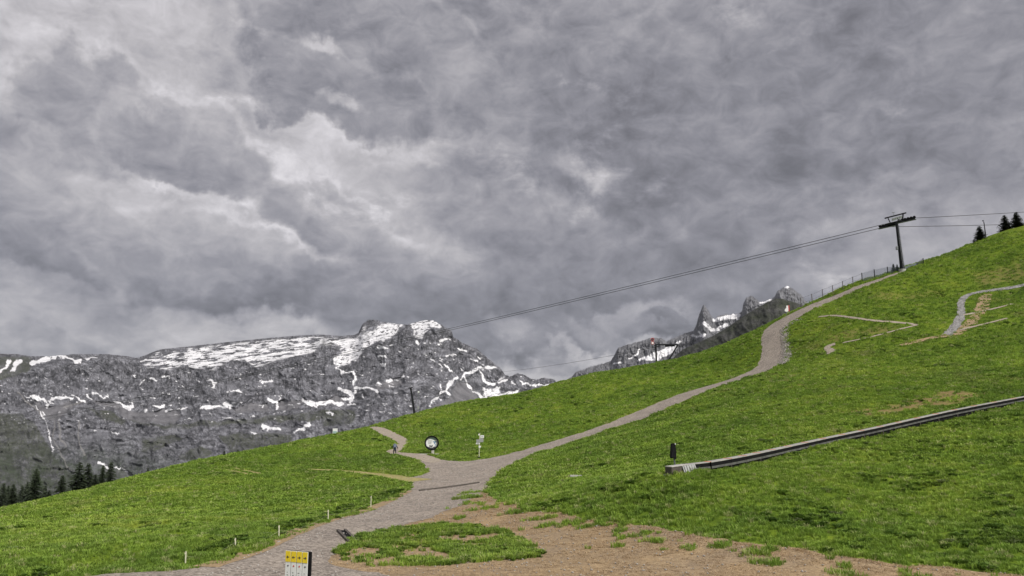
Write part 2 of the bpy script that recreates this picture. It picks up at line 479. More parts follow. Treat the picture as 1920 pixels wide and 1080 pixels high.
class MB:
    """collects boxes, tubes and plates of one part"""
    def __init__(s):
        s.b = bmesh.new()
    def box(s, c, d, rot=None, taper=1.0):
        vs = []
        M = rot.to_3x3() if rot is not None else Matrix.Identity(3)
        for z in (-.5, .5):
            k = taper if z > 0 else 1
            for x, y in ((-.5, -.5), (.5, -.5), (.5, .5), (-.5, .5)):
                vs.append(s.b.verts.new(Vector(c) + M @ Vector((x * d[0] * k, y * d[1] * k, z * d[2]))))
        for f in ((3, 2, 1, 0), (4, 5, 6, 7), (0, 1, 5, 4), (1, 2, 6, 5), (2, 3, 7, 6), (3, 0, 4, 7)):
            s.b.faces.new([vs[i] for i in f])
        return s
    def bar(s, a, b, w, h=None, up=(0, 0, 1)):
        a, b = Vector(a), Vector(b); d = b - a; L = d.length; d.normalize()
        u = Vector(up)
        if abs(d.dot(u)) > .98: u = Vector((0, 1, 0))
        sx = d.cross(u).normalized(); sz = sx.cross(d)
        M = Matrix((sx, d, sz)).transposed()
        return s.box((a + b) / 2, (w, L, h or w), M)
    def tube(s, pts, r, n=8, caps=True):
        pts = [Vector(p) for p in pts]
        rs = r if hasattr(r, '__len__') else [r] * len(pts)
        rings = []
        for i, p in enumerate(pts):
            d = (pts[min(i + 1, len(pts) - 1)] - pts[max(i - 1, 0)]).normalized()
            u = Vector((0, 0, 1)) if abs(d.z) < .95 else Vector((1, 0, 0))
            a = d.cross(u).normalized(); b = d.cross(a)
            rings.append([s.b.verts.new(p + (a * math.cos(2 * math.pi * k / n) + b * math.sin(2 * math.pi * k / n)) * rs[i]) for k in range(n)])
        for A, B in zip(rings, rings[1:]):
            for k in range(n):
                s.b.faces.new((A[k], A[(k + 1) % n], B[(k + 1) % n], B[k]))
        if caps:
            s.b.faces.new(rings[0][::-1]); s.b.faces.new(rings[-1])
        return s
    def poly(s, pts):
        s.b.faces.new([s.b.verts.new(Vector(p)) for p in pts]); return s
    def prism(s, pts, d):
        A = [s.b.verts.new(Vector(p)) for p in pts]; B = [s.b.verts.new(Vector(p) + Vector(d)) for p in pts]
        n = len(A)
        s.b.faces.new(A[::-1]); s.b.faces.new(B)
        for k in range(n):
            s.b.faces.new((A[k], A[(k + 1) % n], B[(k + 1) % n], B[k]))
        return s
    def build(s, name, mat, parent=None, bevel=0.0, smooth=False):
        bmesh.ops.recalc_face_normals(s.b, faces=s.b.faces)
        me = bpy.data.meshes.new(name)
        s.b.to_mesh(me); s.b.free()
        me.materials.append(mat)
        if smooth:
            me.polygons.foreach_set('use_smooth', np.ones(len(me.polygons), bool))
        o = link(bpy.data.objects.new(name, me), parent)
        if bevel:
            m = o.modifiers.new('bevel', 'BEVEL'); m.width = bevel; m.segments = 2; m.limit_method = 'ANGLE'
        return o
def copy_tree(o, parent=None):
    c = o.copy(); COL.objects.link(c); c.parent = parent
    for ch in list(o.children):
        copy_tree(ch, c)
    return c

# ------------------------------------------------------------------ materials
def material(name):
    m = bpy.data.materials.new(name); m.use_nodes = True
    t = m.node_tree; t.nodes.clear(); q = NT(t)
    b = q.n('ShaderNodeBsdfPrincipled'); o = q.n('ShaderNodeOutputMaterial')
    t.links.new(b.outputs[0], o.inputs[0])
    return m, q, b
def plain(name, col, rough=0.7, metal=0.0, var=0.18, scale=6.0, bump=0.0):
    m, q, b = material(name)
    pos = q.n('ShaderNodeTexCoord').outputs['Object']
    n = q.noise(pos, scale, 5, 0.6)
    c = q.mix(q.rng(n, .3, .7), tuple(x * (1 - var) for x in col), tuple(min(1, x * (1 + var)) for x in col))
    q.put(b.inputs['Base Color'], c)
    b.inputs['Roughness'].default_value = rough; b.inputs['Metallic'].default_value = metal
    if bump:
        bp = q.n('ShaderNodeBump'); bp.inputs['Strength'].default_value = bump; bp.inputs['Distance'].default_value = 0.02
        q.put(bp.inputs['Height'], q.noise(pos, scale * 4, 4, .6)); q.put(b.inputs['Normal'], bp.outputs[0])
    return m
def dull(m):
    b = [n for n in m.node_tree.nodes if n.type == 'BSDF_PRINCIPLED'][0]; b.inputs['Specular IOR Level'].default_value = .08; return m
def grass_color(q):
    pos = q.n('ShaderNodeNewGeometry').outputs['Position']
    flat = q.vmap(pos, scale=(1, 1, 0.4))
    a = q.noise(flat, 0.045, 3, .5); b = q.noise(flat, 0.28, 4, .55); c = q.noise(flat, 1.9, 4, .6)
    k = q.m('ADD', q.m('MULTIPLY', a, .45), q.m('ADD', q.m('MULTIPLY', b, .5), q.m('MULTIPLY', c, .35)))
    r = q.n('ShaderNodeValToRGB')
    el = r.color_ramp.elements
    el[0].position = .42; el[0].color = (.070, .115, .012, 1)
    el[1].position = .86; el[1].color = (.235, .275, .030, 1)
    e = el.new(.56); e.color = (.105, .165, .015, 1)
    e = el.new(.70); e.color = (.150, .215, .018, 1)
    q.put(r.inputs[0], k)
    dry = q.rng(q.noise(flat, 0.11, 5, .65, .5), .58, .74, 0, .55, True)
    return q.mix(dry, r.outputs[0], (.20, .19, .045, 1)), pos
def m_meadow():
    m, q, b = material('meadow_turf')
    c, pos = grass_color(q)
    at_ = q.n('ShaderNodeAttribute', attribute_name='dry')
    spk = q.noise(pos, 1.3, 5, .65)
    
    dk = q.noise(pos, 3.1, 5, .65)
    c = q.mix(q.rng(dk, .45, .65, .1, .75), c, (.040, .072, .010, 1))  # dark turf blotches: shade of the gaps between tufts put into the colour
    c = q.mix(q.m('MULTIPLY', at_.outputs['Fac'], q.rng(spk, .32, .55)), c, (.25, .175, .085, 1))
    q.put(b.inputs['Base Color'], c); b.inputs['Roughness'].default_value = .9; b.inputs['Specular IOR Level'].default_value = .1
    bp = q.n('ShaderNodeBump'); bp.inputs['Strength'].default_value = .9; bp.inputs['Distance'].default_value = .22
    q.put(bp.inputs['Height'], q.noise(pos, 1.6, 6, .65)); q.put(b.inputs['Normal'], bp.outputs[0])
    return m
def m_blade(name, mul=(1, 1, 1), lo=.62, hi=1.35):
    m, q, b = material(name)
    c, pos = grass_color(q)
    rnd = q.n('ShaderNodeObjectInfo').outputs['Random']
    v = q.rng(rnd, 0, 1, lo, hi)
    c = q.mix(q.rng(rnd, .90, .96, 0, .6), c, (.21, .19, .06, 1))
    c = q.mix(1.0, c, q.comb(q.m('MULTIPLY', v, mul[0]), q.m('MULTIPLY', v, mul[1]), q.m('MULTIPLY', v, mul[2])), 'MULTIPLY')
    q.put(b.inputs['Base Color'], c); b.inputs['Roughness'].default_value = .65; b.inputs['Specular IOR Level'].default_value = .25
    tr = q.n('ShaderNodeBsdfTranslucent'); q.put(tr.inputs[0], c)
    mx = q.n('ShaderNodeMixShader'); mx.inputs[0].default_value = .42
    out = [n for n in q.t.nodes if n.type == 'OUTPUT_MATERIAL'][0]
    q.t.links.new(b.outputs[0], mx.inputs[1]); q.t.links.new(tr.outputs[0], mx.inputs[2]); q.t.links.new(mx.outputs[0], out.inputs[0])
    return m
def m_ground(name, c1, c2, c3, stone=2.2, bump=.5, dark=.5):
    m, q, b = material(name)
    pos = q.n('ShaderNodeNewGeometry').outputs['Position']
    a = q.noise(pos, .35, 5, .6); f = q.noise(pos, 5.5, 5, .75)
    vo = q.n('ShaderNodeTexVoronoi'); q.put(vo.inputs['Vector'], pos); vo.inputs['Scale'].default_value = stone * 2.6
    c = q.mix(q.rng(a, .35, .65), c1, c2)
    c = q.mix(q.rng(f, .5, .75), c, c3)
    sh = q.xyz(vo.outputs['Color'])[0]
    c = q.mix(1.0, c, q.mix(sh, (1 - dark, 1 - dark, 1 - dark), (1 + dark * .8, 1 + dark * .8, 1 + dark * .8)), 'MULTIPLY')
    q.put(b.inputs['Base Color'], c); b.inputs['Roughness'].default_value = .92; b.inputs['Specular IOR Level'].default_value = .15
    bp = q.n('ShaderNodeBump'); bp.inputs['Strength'].default_value = bump; bp.inputs['Distance'].default_value = .08
    hgt = q.m('ADD', q.m('MULTIPLY', vo.outputs['Distance'], -.8), f)
    q.put(bp.inputs['Height'], hgt); q.put(b.inputs['Normal'], bp.outputs[0])
    return m
def m_rock(name, bump_dist, scale):
    m, q, b = material(name)
    c = q.n('ShaderNodeAttribute', attribute_name='col').outputs['Color']
    pos = q.n('ShaderNodeNewGeometry').outputs['Position']
    n = q.noise(pos, scale, 7, .68)
    c = q.mix(1.0, c, q.mix(q.rng(n, .3, .7), (.6, .6, .61), (1.4, 1.39, 1.38)), 'MULTIPLY')
    q.put(b.inputs['Base Color'], c); b.inputs['Roughness'].default_value = .92; b.inputs['Specular IOR Level'].default_value = .1
    bp = q.n('ShaderNodeBump'); bp.inputs['Strength'].default_value = .8; bp.inputs['Distance'].default_value = bump_dist
    q.put(bp.inputs['Height'], n); q.put(b.inputs['Normal'], bp.outputs[0])
    return m
MAT = {
    'meadow': m_meadow(), 'blade': m_blade('grass_blade', (1.76, 1.76, 3.2), .75, 1.4), 'herb': m_blade('herb_leaf', (.95, 1.08, 1.9), .6, 1.2), 'straw': None,
    'road': m_ground('gravel', (.265, .228, .196), (.345, .295, .250), (.43, .38, .335), 3.2, .8, .45),
    'dirt': m_ground('bare_earth', (.345, .245, .14), (.275, .205, .135), (.43, .335, .21), 3.4, .5, .24),
    'pale': m_ground('pale_path_gravel', (.36, .305, .24), (.31, .265, .215), (.42, .37, .31), 2.5, .4, .25),
    'worn': m_ground('worn_grass', (.34, .29, .13), (.27, .26, .085), (.40, .34, .19), 2.0, .4, .3),
    'stone': m_ground('crushed_stone', (.21, .205, .20), (.27, .26, .255), (.38, .37, .365), 1.6, .8, .5),
    'timber': plain('weathered_timber', (.085, .072, .062), .85, 0, .35, 4, .4),
    'palewood': plain('pale_plank', (.44, .42, .39), .8, 0, .22, 3, .3),
    'greyplank': plain('weathered_grey_plank', (.36, .345, .32), .85, 0, .35, 2.0, .4),
    'steel': plain('galvanised_steel', (.20, .21, .22), .5, .6, .2, 3),
    'darksteel': dull(plain('dark_steel', (.022, .023, .026), .7, .1, .25, 3)),
    'rubber': dull(plain('black_rubber', (.012, .012, .013), .9, 0, .3, 4)),
    'greypanel': plain('grey_side_panel', (.10, .10, .095), .8, 0, .5, 2.5, .2),
    'white': plain('white_paint', (.80, .81, .80), .5, 0, .08, 6),
    'cream': plain('cream_stake', (.62, .60, .45), .6, 0, .15, 9),
    'yellow': plain('yellow_paint', (.85, .64, .03), .5, 0, .08, 9),
    'red': plain('red_paint', (.55, .03, .03), .5, 0, .1, 6),
    'orange': plain('orange_marker', (.62, .22, .10), .6, 0, .1, 6),
    'bluegrey': plain('blue_grey_cloth', (.16, .19, .26), .85, 0, .25, 12),
    'navy': plain('dark_navy_cloth', (.018, .02, .032), .9, 0, .3, 12),
    'skin': plain('skin', (.45, .28, .20), .6, 0, .08, 12),
    'hair': plain('brown_hair', (.04, .025, .015), .7, 0, .3, 30),
    'teal': plain('teal_print', (.34, .50, .47), .55, 0, .1, 6),
    'blueprint': plain('blue_print', (.06, .19, .34), .5, 0, .1, 6),
    'ink': plain('dark_print', (.05, .05, .055), .6, 0, .1, 6),
    'greyprint': plain('grey_print', (.30, .31, .30), .6, 0, .1, 6),
    'cable': plain('steel_rope', (.05, .05, .055), .5, .3, .1, 2),
    'net': plain('net_cord', (.15, .17, .21), .8, 0, .1, 2),
    'concrete': plain('concrete', (.40, .39, .37), .9, 0, .2, 5, .3),
    'bark': plain('bark', (.07, .05, .038), .95, 0, .3, 8, .5),
    'rock_far': m_rock('limestone', 14.0, .02), 'rock_mid': m_rock('shoulder_rock', 5.0, .05),
}
def m_needles():
    m, q, b = material('spruce_needles')
    rnd = q.n('ShaderNodeObjectInfo').outputs['Random']
    n = q.noise(q.n('ShaderNodeTexCoord').outputs['Object'], 1.1, 4, .6)
    c = q.mix(q.rng(n, .35, .65), (.014, .026, .011, 1), (.045, .066, .024, 1))
    c = q.mix(q.m('MULTIPLY', rnd, .5), c, (.03, .04, .022, 1))
    q.put(b.inputs['Base Color'], c); b.inputs['Roughness'].default_value = .7
    return m
MAT['needle'] = m_needles()
MAT['straw'] = plain('dry_straw', (.44, .32, .19), .9, 0, .25, .8)
def m_stones():
    m, q, b = material('roadside_stone')
    n = q.noise(q.n('ShaderNodeNewGeometry').outputs['Position'], 1.3, 4, .7)
    q.put(b.inputs['Base Color'], q.mix(q.rng(n, .3, .7), (.24, .215, .19, 1), (.45, .42, .385, 1)))
    b.inputs['Roughness'].default_value = .9
    return m
MAT['loose'] = m_stones()

# ------------------------------------------------------------------ the hillside: one sheet out to the horizon
def build_hillside():
    front = np.linspace(R(-41), R(41), 660)
    rest = np.linspace(R(41), R(319), 90)[1:-1]
    az = np.concatenate([front, rest])
    r = np.concatenate([np.geomspace(1.0, 16, 14)[:-1], np.geomspace(16, 235, 430)[:-1], np.geomspace(235, 9000, 46)])
    A, RR = np.meshgrid(az, r)
    X = (RR * np.sin(A)).ravel(); Y = (RR * np.cos(A)).ravel()
    rc = np.hypot(X - 20, Y - 100)
    near = (X > GX0 + 1) & (X < GX0 + GNX - 3) & (Y > GY0 + 1) & (Y < GY0 + GNY - 3)
    Z = np.where(near, 0.0, Hraw(X, Y))
    Z[near] = ground(X[near], Y[near])
    nA, nR = len(az), len(r)
    idx = np.arange(nA * nR).reshape(nR, nA)
    a = idx[:-1]; b = idx[1:]
    a2 = np.roll(a, -1, 1); b2 = np.roll(b, -1, 1)
    Fq = np.stack([a, b, b2, a2], -1).reshape(-1, 4)[:, ::-1]
    V = np.stack([X, Y, Z], 1)
    o = npmesh('meadow', V, Fq, MAT['meadow'], True, {'dry': np.clip(mask(drym, X, Y), 0, 1)})
    # close the little hole under the camera
    tag(o, 'steep green alpine meadow hillside', None, None, 'structure')
    return o
build_hillside()

def sheet(name, poly, mat, dz, label, step=0.8, jitter=0.0):
    P = np.asarray(poly)
    mn, mx = P.min(0), P.max(0)
    gx, gy = np.meshgrid(np.arange(mn[0], mx[0], step), np.arange(mn[1], mx[1], step))
    gx = gx.ravel() + rng.uniform(-.2, .2, gx.size) * step; gy = gy.ravel() + rng.uniform(-.2, .2, gy.size) * step
    ins = inpoly(P, gx, gy)
    pts = np.concatenate([P, np.stack([gx[ins], gy[ins]], 1)])
    n = len(P)
    vs, es, fs, _, _, _ = delaunay_2d_cdt([Vector(p) for p in pts], [(i, (i + 1) % n) for i in range(n)], [], 0, 1e-4)
    V = np.array([tuple(v) for v in vs])
    Fq = np.array([list(f) for f in fs])
    c = V[Fq].mean(1)
    Fq = Fq[inpoly(P, c[:, 0], c[:, 1])]
    z = H(V[:, 0], V[:, 1]) + dz
    if jitter:
        z = z + jitter * fbm(V[:, 0] / 1.8, V[:, 1] / 1.8, 3)
    a, b, d = V[Fq[:, 0]], V[Fq[:, 1]], V[Fq[:, 2]]
    flip = ((b - a)[:, 0] * (d - a)[:, 1] - (b - a)[:, 1] * (d - a)[:, 0]) < 0
    Fq[flip] = Fq[flip][:, ::-1]
    o = npmesh(name, np.column_stack([V, z]), Fq, mat, True)
    return tag(o, label, None, None, 'structure')
sheet('bare_earth', dirt_p, MAT['dirt'], .004, 'bare brown earth beside the gravel road')
sheet('gravel_road', road_p, MAT['road'], .024, 'grey gravel road climbing the hill')
sheet('road_shoulder', ribbon([(385, 1064), (470, 1037), (545, 1002), (640, 969), (720, 945), (766, 921)], 1.3, .8), MAT['dirt'], .036, 'tan earth shoulder along the left road edge', .6)
sheet('footpath', path_p, MAT['pale'], .030, 'pale zigzag footpath')
sheet('bare_patch', patch_p, MAT['dirt'], .004, 'bare brown strip on the upper slope')
for i, (nm, poly, k) in enumerate(trails):
    sheet(nm, poly, MAT[k], .032 + .003 * i, 'narrow trail across the meadow', .6)

# ------------------------------------------------------------------ mountains
def curve(pts, x):
    p = np.array(pts, float)
    return np.interp(x, p[:, 0], p[:, 1])
def polymask(polys, X, Y):
    M = np.zeros(X.shape, bool)
    for p in polys:
        M |= inpoly(p, X, Y)
    return M
def strokes(S, X, Y):
    """largest (width - distance) over the strokes, in pixels"""
    best = np.full(X.shape, -99.0)
    for pts, w in S:
        pts = pts if len(pts) > 1 else [pts[0], (pts[0][0] + .5, pts[0][1])]
        P = np.array(pts, float)
        m = (X > P[:, 0].min() - 12) & (X < P[:, 0].max() + 12) & (Y > P[:, 1].min() - 12) & (Y < P[:, 1].max() + 12)
        xs, ys = X[m], Y[m]
        b = best[m]
        for (x1, y1), (x2, y2) in zip(P, P[1:]):
            L2 = (x2 - x1) ** 2 + (y2 - y1) ** 2 + 1e-9
            t = np.clip(((xs - x1) * (x2 - x1) + (ys - y1) * (y2 - y1)) / L2, 0, 1)
            d = np.hypot(xs - x1 - t * (x2 - x1), ys - y1 - t * (y2 - y1))
            b = np.maximum(b, w - d)
        best[m] = b
    return best
def relief(name, px, S, py, Yd, col, mat, back, label):
    """mesh from a grid of sight directions with their distances, closed at the back of the ridge"""
    rx, ry, rz = ray(px, py)
    k = Yd / ry
    X, Yw, Z = rx * k, Yd, CAMZ + rz * k
    rows = []
    for (dy, dz) in back:                      # rows behind the ridge, farthest first
        rows.append((X[0] * (1 + dy / Yw[0]), Yw[0] + dy, Z[0] - dz + dz * .15 * fbm(px[0] / 25, px[0] * 0 + dy, 3)))
    bx = np.array([r[0] for r in rows]); by = np.array([r[1] for r in rows]); bz = np.array([r[2] for r in rows])
    X = np.concatenate([bx, X]); Yw = np.concatenate([by, Yw]); Z = np.concatenate([bz, Z])
    C = np.concatenate([np.repeat(col[:1], len(rows), 0), col])
    n, m = X.shape
    idx = np.arange(n * m).reshape(n, m)
    Fq = np.stack([idx[:-1, :-1], idx[1:, :-1], idx[1:, 1:], idx[:-1, 1:]], -1).reshape(-1, 4)
    o = npmesh(name, np.stack([X, Yw, Z], -1).reshape(-1, 3), Fq, mat, True, {'col': C.reshape(-1, 3)})
    return tag(o, label, None, None, 'structure')

RIDGE = [(-90, 668), (0, 663), (30, 664), (60, 668), (95, 668), (140, 664), (200, 664), (240, 668), (255, 671), (270, 667), (300, 655), (350, 650), (420, 642), (500, 634), (560, 629), (600, 627), (640, 630), (665, 628),
         (672, 624), (680, 607), (690, 600), (700, 598), (712, 603), (725, 605), (750, 608), (765, 609), (780, 604), (800, 600), (812, 600), (822, 606), (835, 614), (846, 618), (850, 632), (862, 640), (880, 648), (895, 655),
         (910, 668), (925, 680), (938, 690), (947, 702), (955, 706), (970, 700), (985, 703), (1000, 712), (1020, 708), (1040, 712), (1046, 720), (1070, 732), (1130, 750)]
CLIFF = [(-90, 702), (0, 700), (40, 700), (60, 694), (120, 684), (170, 676), (230, 672), (255, 678), (275, 690), (320, 694), (345, 686), (370, 692), (400, 694), (430, 678), (460, 676), (480, 690), (520, 675), (560, 668), (590, 660), (600, 646), (620, 642), (640, 690),
         (660, 688), (680, 660), (720, 642), (745, 628), (765, 612), (775, 636), (795, 632), (810, 617), (846, 620), (900, 660), (1130, 752)]
SNOW = [([(0, 697), (10, 687), (19, 677)], 3.2), ([(24, 693), (30, 683), (37, 675)], 3.6), ([(62, 683), (75, 676), (90, 673)], 5), ([(90, 672), (112, 668)], 2.5), ([(112, 668), (128, 671), (145, 677), (152, 674)], 3.6),
        ([(152, 673), (188, 671)], 1.2), ([(58, 743), (75, 748), (88, 752), (92, 758), (88, 763)], 3.0), ([(92, 752), (105, 745), (120, 745), (135, 748)], 3.4), ([(132, 752), (138, 746)], 2), ([(42, 737), (54, 745)], 1.5),
        ([(146, 744), (150, 750), (158, 752)], 2.3), ([(165, 742), (170, 748)], 2), ([(175, 736), (195, 743), (215, 755), (232, 762), (248, 762)], 1.6), ([(232, 763), (240, 766), (246, 757)], 3.2), ([(272, 768), (274, 772)], 2),
        ([(284, 770), (288, 772)], 1.8), ([(288, 760), (304, 763)], 1.8), ([(66, 758), (75, 775), (85, 795), (94, 810), (96, 835), (99, 846)], 1.5), ([(76, 765), (82, 778)], 1.3),
        ([(262, 676), (272, 675)], 2.6), ([(264, 719), (270, 712)], 1.8), ([(284, 707), (293, 712)], 2.6), ([(305, 705), (318, 706)], 2.8), ([(393, 712), (400, 720), (408, 718)], 2.8), ([(400, 718), (402, 726)], 2.2),
        ([(423, 735), (435, 731), (452, 735)], 1.9), ([(490, 716), (511, 714)], 1.9), ([(378, 765), (395, 763), (410, 760), (425, 763)], 3.8), ([(425, 757), (433, 762), (430, 767)], 3.4), ([(438, 756), (455, 754)], 1.5),
        ([(504, 750), (515, 752), (526, 747)], 2.4), ([(515, 752), (517, 760), (520, 767)], 2.8), ([(492, 763), (494, 760)], 2), ([(535, 760), (545, 757)], 1.6), ([(555, 757), (562, 756)], 2.2),
        ([(570, 748), (580, 755), (594, 760)], 3.8), ([(518, 773), (540, 771)], 1.5), ([(312, 770), (335, 768), (352, 764)], 1.4), ([(300, 764), (308, 762)], 1.8), ([(410, 784), (456, 784)], 1.0), ([(346, 786), (354, 784)], 1.2),
        ([(470, 780), (476, 781)], 1.2), ([(490, 798), (505, 803), (526, 804)], 2.8), ([(463, 807), (478, 814)], 1.8), ([(552, 810), (565, 805), (578, 797)], 2.8), ([(613, 775), (620, 778)], 2), ([(211, 808), (218, 812), (226, 814)], 1.3),
        ([(176, 808), (182, 807)], 1.4), ([(185, 868), (200, 872), (205, 880)], 2.5), ([(215, 875), (240, 885)], 1.4), ([(632, 690), (640, 698), (655, 697), (662, 695)], 2), ([(662, 695), (666, 705), (663, 724)], 3.0),
        ([(640, 712), (655, 712)], 1.1), ([(664, 728), (680, 727), (695, 727), (708, 733)], 3.0), ([(638, 730), (655, 735), (660, 742)], 4), ([(640, 747), (655, 748), (668, 735)], 3.2), ([(654, 755), (662, 745)], 3.2),
        ([(600, 757), (620, 754), (640, 758)], 3.8), ([(650, 760), (665, 758)], 1.6), ([(708, 720), (715, 722)], 1.4), ([(726, 716), (734, 712)], 4), ([(742, 710), (746, 715)], 2.8), ([(750, 709), (757, 705)], 3), ([(729, 725), (736, 726)], 1.8),
        ([(710, 668), (716, 671), (722, 668)], 1.8), ([(714, 680), (721, 685)], 1.4), ([(735, 697)], 2), ([(677, 742), (684, 747)], 1.4), ([(710, 649), (725, 651)], 1.8), ([(780, 640), (785, 645)], 3), ([(826, 639), (835, 635)], 3),
        ([(840, 635), (845, 640)], 1.4), ([(838, 668), (850, 663)], 2.2), ([(808, 672), (815, 676)], 1.6), ([(820, 674), (826, 676)], 1.3), ([(832, 684), (840, 690), (848, 697)], 2.6), ([(822, 683), (828, 688)], 1.7), ([(823, 694), (829, 692)], 1.5),
        ([(807, 762), (815, 750), (822, 738), (826, 730), (824, 720)], 2.2), ([(826, 733), (838, 735), (845, 741)], 2.2), ([(824, 738), (827, 750)], 1), ([(838, 735), (845, 722), (850, 710), (856, 705)], 2.8), ([(856, 705), (864, 712)], 1.5),
        ([(866, 710), (875, 700), (885, 698), (895, 692), (905, 687)], 2.8), ([(872, 702), (878, 718), (885, 732), (892, 736)], 2.6), ([(895, 735), (903, 745), (910, 750)], 3), ([(900, 695), (905, 710), (912, 720), (920, 722), (935, 717), (950, 712)], 2.6),
        ([(907, 688), (915, 690), (928, 690)], 2.6), ([(935, 712), (945, 705)], 1.6), ([(958, 715), (965, 725)], 1.6), ([(974, 712), (978, 722), (990, 720), (1005, 725), (1015, 722)], 1.9), ([(1018, 722), (1033, 720)], 1.7), ([(862, 652), (873, 656)], 2.2),
        ([(883, 675), (893, 678)], 1.4), ([(897, 670), (900, 674)], 1.8)]
SNOWP = [[(718, 605), (757, 609), (745, 625), (735, 635), (715, 640), (690, 648), (680, 655), (672, 670), (660, 680), (640, 688), (632, 690), (622, 673), (640, 662), (650, 652), (632, 656), (640, 646), (620, 641), (602, 637), (640, 640), (670, 634), (690, 622), (705, 613)],
         [(767, 608), (800, 600), (815, 602), (830, 612), (812, 615), (800, 619), (793, 630), (778, 634), (776, 620)],
         [(902, 727), (920, 728), (942, 725), (935, 735), (945, 738), (975, 730), (972, 737), (950, 748), (930, 752), (910, 752), (908, 740)]]
SCREE = [[(862, 712), (880, 722), (900, 745), (916, 760), (790, 782), (826, 752), (845, 742)], [(170, 745), (215, 758), (260, 772), (330, 768), (345, 778), (330, 796), (250, 790), (200, 762)],
         [(60, 750), (90, 765), (130, 752), (140, 765), (110, 790), (80, 780)], [(430, 764), (500, 755), (512, 770), (440, 772)], [(520, 752), (568, 750), (560, 768), (522, 768)], [(700, 722), (757, 708), (757, 720), (705, 735)], [(190, 872), (245, 885), (240, 900), (205, 900)],
         [(630, 740), (655, 745), (640, 760), (600, 760)]]
VEG = [[(-90, 770), (40, 778), (70, 800), (95, 850), (130, 890), (160, 920), (160, 1000), (-90, 1000)], [(160, 762), (200, 770), (238, 788), (228, 798), (190, 786)], [(230, 785), (300, 797), (420, 788), (560, 777), (625, 768), (665, 768), (655, 785), (560, 788), (430, 797), (300, 803)],
       [(270, 820), (330, 815), (345, 822), (300, 842), (265, 850)], [(330, 855), (380, 838), (400, 850), (380, 862), (340, 865)], [(0, 668), (60, 670), (58, 690), (20, 710), (-90, 715), (-90, 668)], [(600, 772), (665, 775), (660, 792), (610, 800)], [(410, 815), (480, 812), (545, 815), (540, 840), (430, 850)]]
def build_massif():
    nx, ny = 1130, 300
    px1 = np.linspace(-90, 1110, nx)
    rid = curve(RIDGE, px1) + 1.6 * fbm(px1 / 9, px1 * 0 + 3.3, 5, .68) * (.4 + 1.8 * sstep(660, 700, px1) * (1 - .6 * sstep(720, 735, px1) * (1 - sstep(800, 815, px1))))
    base = np.interp(px1, [-90, 200, 700, 1110], [1010, 940, 860, 790])
    s = np.linspace(0, 1, ny) ** 1.12
    PX = np.repeat(px1[None], ny, 0)
    PY = rid[None] + s[:, None] * (base - rid)[None]
    cl = curve(CLIFF, px1)[None]
    plat = np.clip((cl - PY) / np.maximum(cl - rid[None], 1.0), 0, 1) * np.clip((cl - rid[None]) / 8, 0, 1)
    rs = curve(RIDGE, px1); kk = np.exp(-(np.arange(-90, 91) / 40.0) ** 2); rs = np.convolve(np.pad(rs, 90, mode='edge'), kk / kk.sum(), 'valid')
    T = np.maximum((PY - rs[None] + 12) / 240.0, 0)
    Yd = 3050 - 1350 * T ** 1.15 + 650 * plat
    wx = PX + 10 * fbm(PX / 40, PY / 40, 3); wy = PY + 8 * fbm(PX / 33 + 9, PY / 33, 3)
    inner = sstep(0, 9, PY - rid[None]) * (1 - .75 * plat)
    cliffz = sstep(-2, 8, PY - cl) * (1 - sstep(48, 80, PY - cl))
    scr = blur(polymask(SCREE, wx, wy).astype(float), 2)
    rel = 58 * ridged(wx / 95, wy / 120, 2) + 34 * ridged(wx / 38, wy / 46, 2, .5) + (1 - .8 * scr) * (10 * ridged(wx / 19, wy / 23, 2, .5) + 13 * ridged(wx / 13 + 5, wy / 17, 4, .62))
    rel += 9 * ridged(wx / 5.5, wy / 26, 3, .6) * cliffz
    # layered ledges: the face steps back along tilted beds
    bed = (wy - .16 * wx) / 15.0 + 1.2 * fbm(wx / 70, wy / 70, 3)
    rel += (1 - .9 * scr) * 15 * (np.abs((bed % 1) - .5) * 2) * (1 - cliffz * .6)
    Yd = Yd - inner * rel
    # rock colours
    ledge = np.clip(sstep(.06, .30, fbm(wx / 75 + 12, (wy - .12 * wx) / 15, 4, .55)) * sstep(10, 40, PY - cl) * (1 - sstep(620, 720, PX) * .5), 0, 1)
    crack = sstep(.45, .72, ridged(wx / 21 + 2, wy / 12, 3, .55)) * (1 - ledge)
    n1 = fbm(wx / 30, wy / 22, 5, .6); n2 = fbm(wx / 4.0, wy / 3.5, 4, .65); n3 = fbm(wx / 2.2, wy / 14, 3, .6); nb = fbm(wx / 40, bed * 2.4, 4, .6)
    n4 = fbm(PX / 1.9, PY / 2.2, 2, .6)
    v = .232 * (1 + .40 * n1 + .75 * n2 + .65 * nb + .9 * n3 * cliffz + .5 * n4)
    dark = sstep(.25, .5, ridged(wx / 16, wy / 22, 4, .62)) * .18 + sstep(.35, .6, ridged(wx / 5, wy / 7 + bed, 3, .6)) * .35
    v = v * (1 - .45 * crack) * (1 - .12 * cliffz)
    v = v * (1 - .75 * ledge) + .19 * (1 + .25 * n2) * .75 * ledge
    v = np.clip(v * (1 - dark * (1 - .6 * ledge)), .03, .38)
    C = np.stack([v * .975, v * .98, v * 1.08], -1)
    def lay(C, m, c):
        return C * (1 - m[..., None]) + np.array(c) * m[..., None]
    C = lay(C, scr * .9, (.165, .162, .172))
    veg = blur(polymask(VEG, wx, wy).astype(float), 3)
    C = lay(C, np.clip(veg * (.62 + 1.1 * n2 + .8 * n1), 0, .85), (.062, .068, .047))
    low = sstep(800, 900, PY) * (1 - sstep(200, 420, PX))
    C = lay(C, np.clip(low * (.5 + 1.2 * n1 + .8 * n2), 0, .85), (.050, .064, .042))
    C = C * (1 + .35 * n2 * low)[..., None]
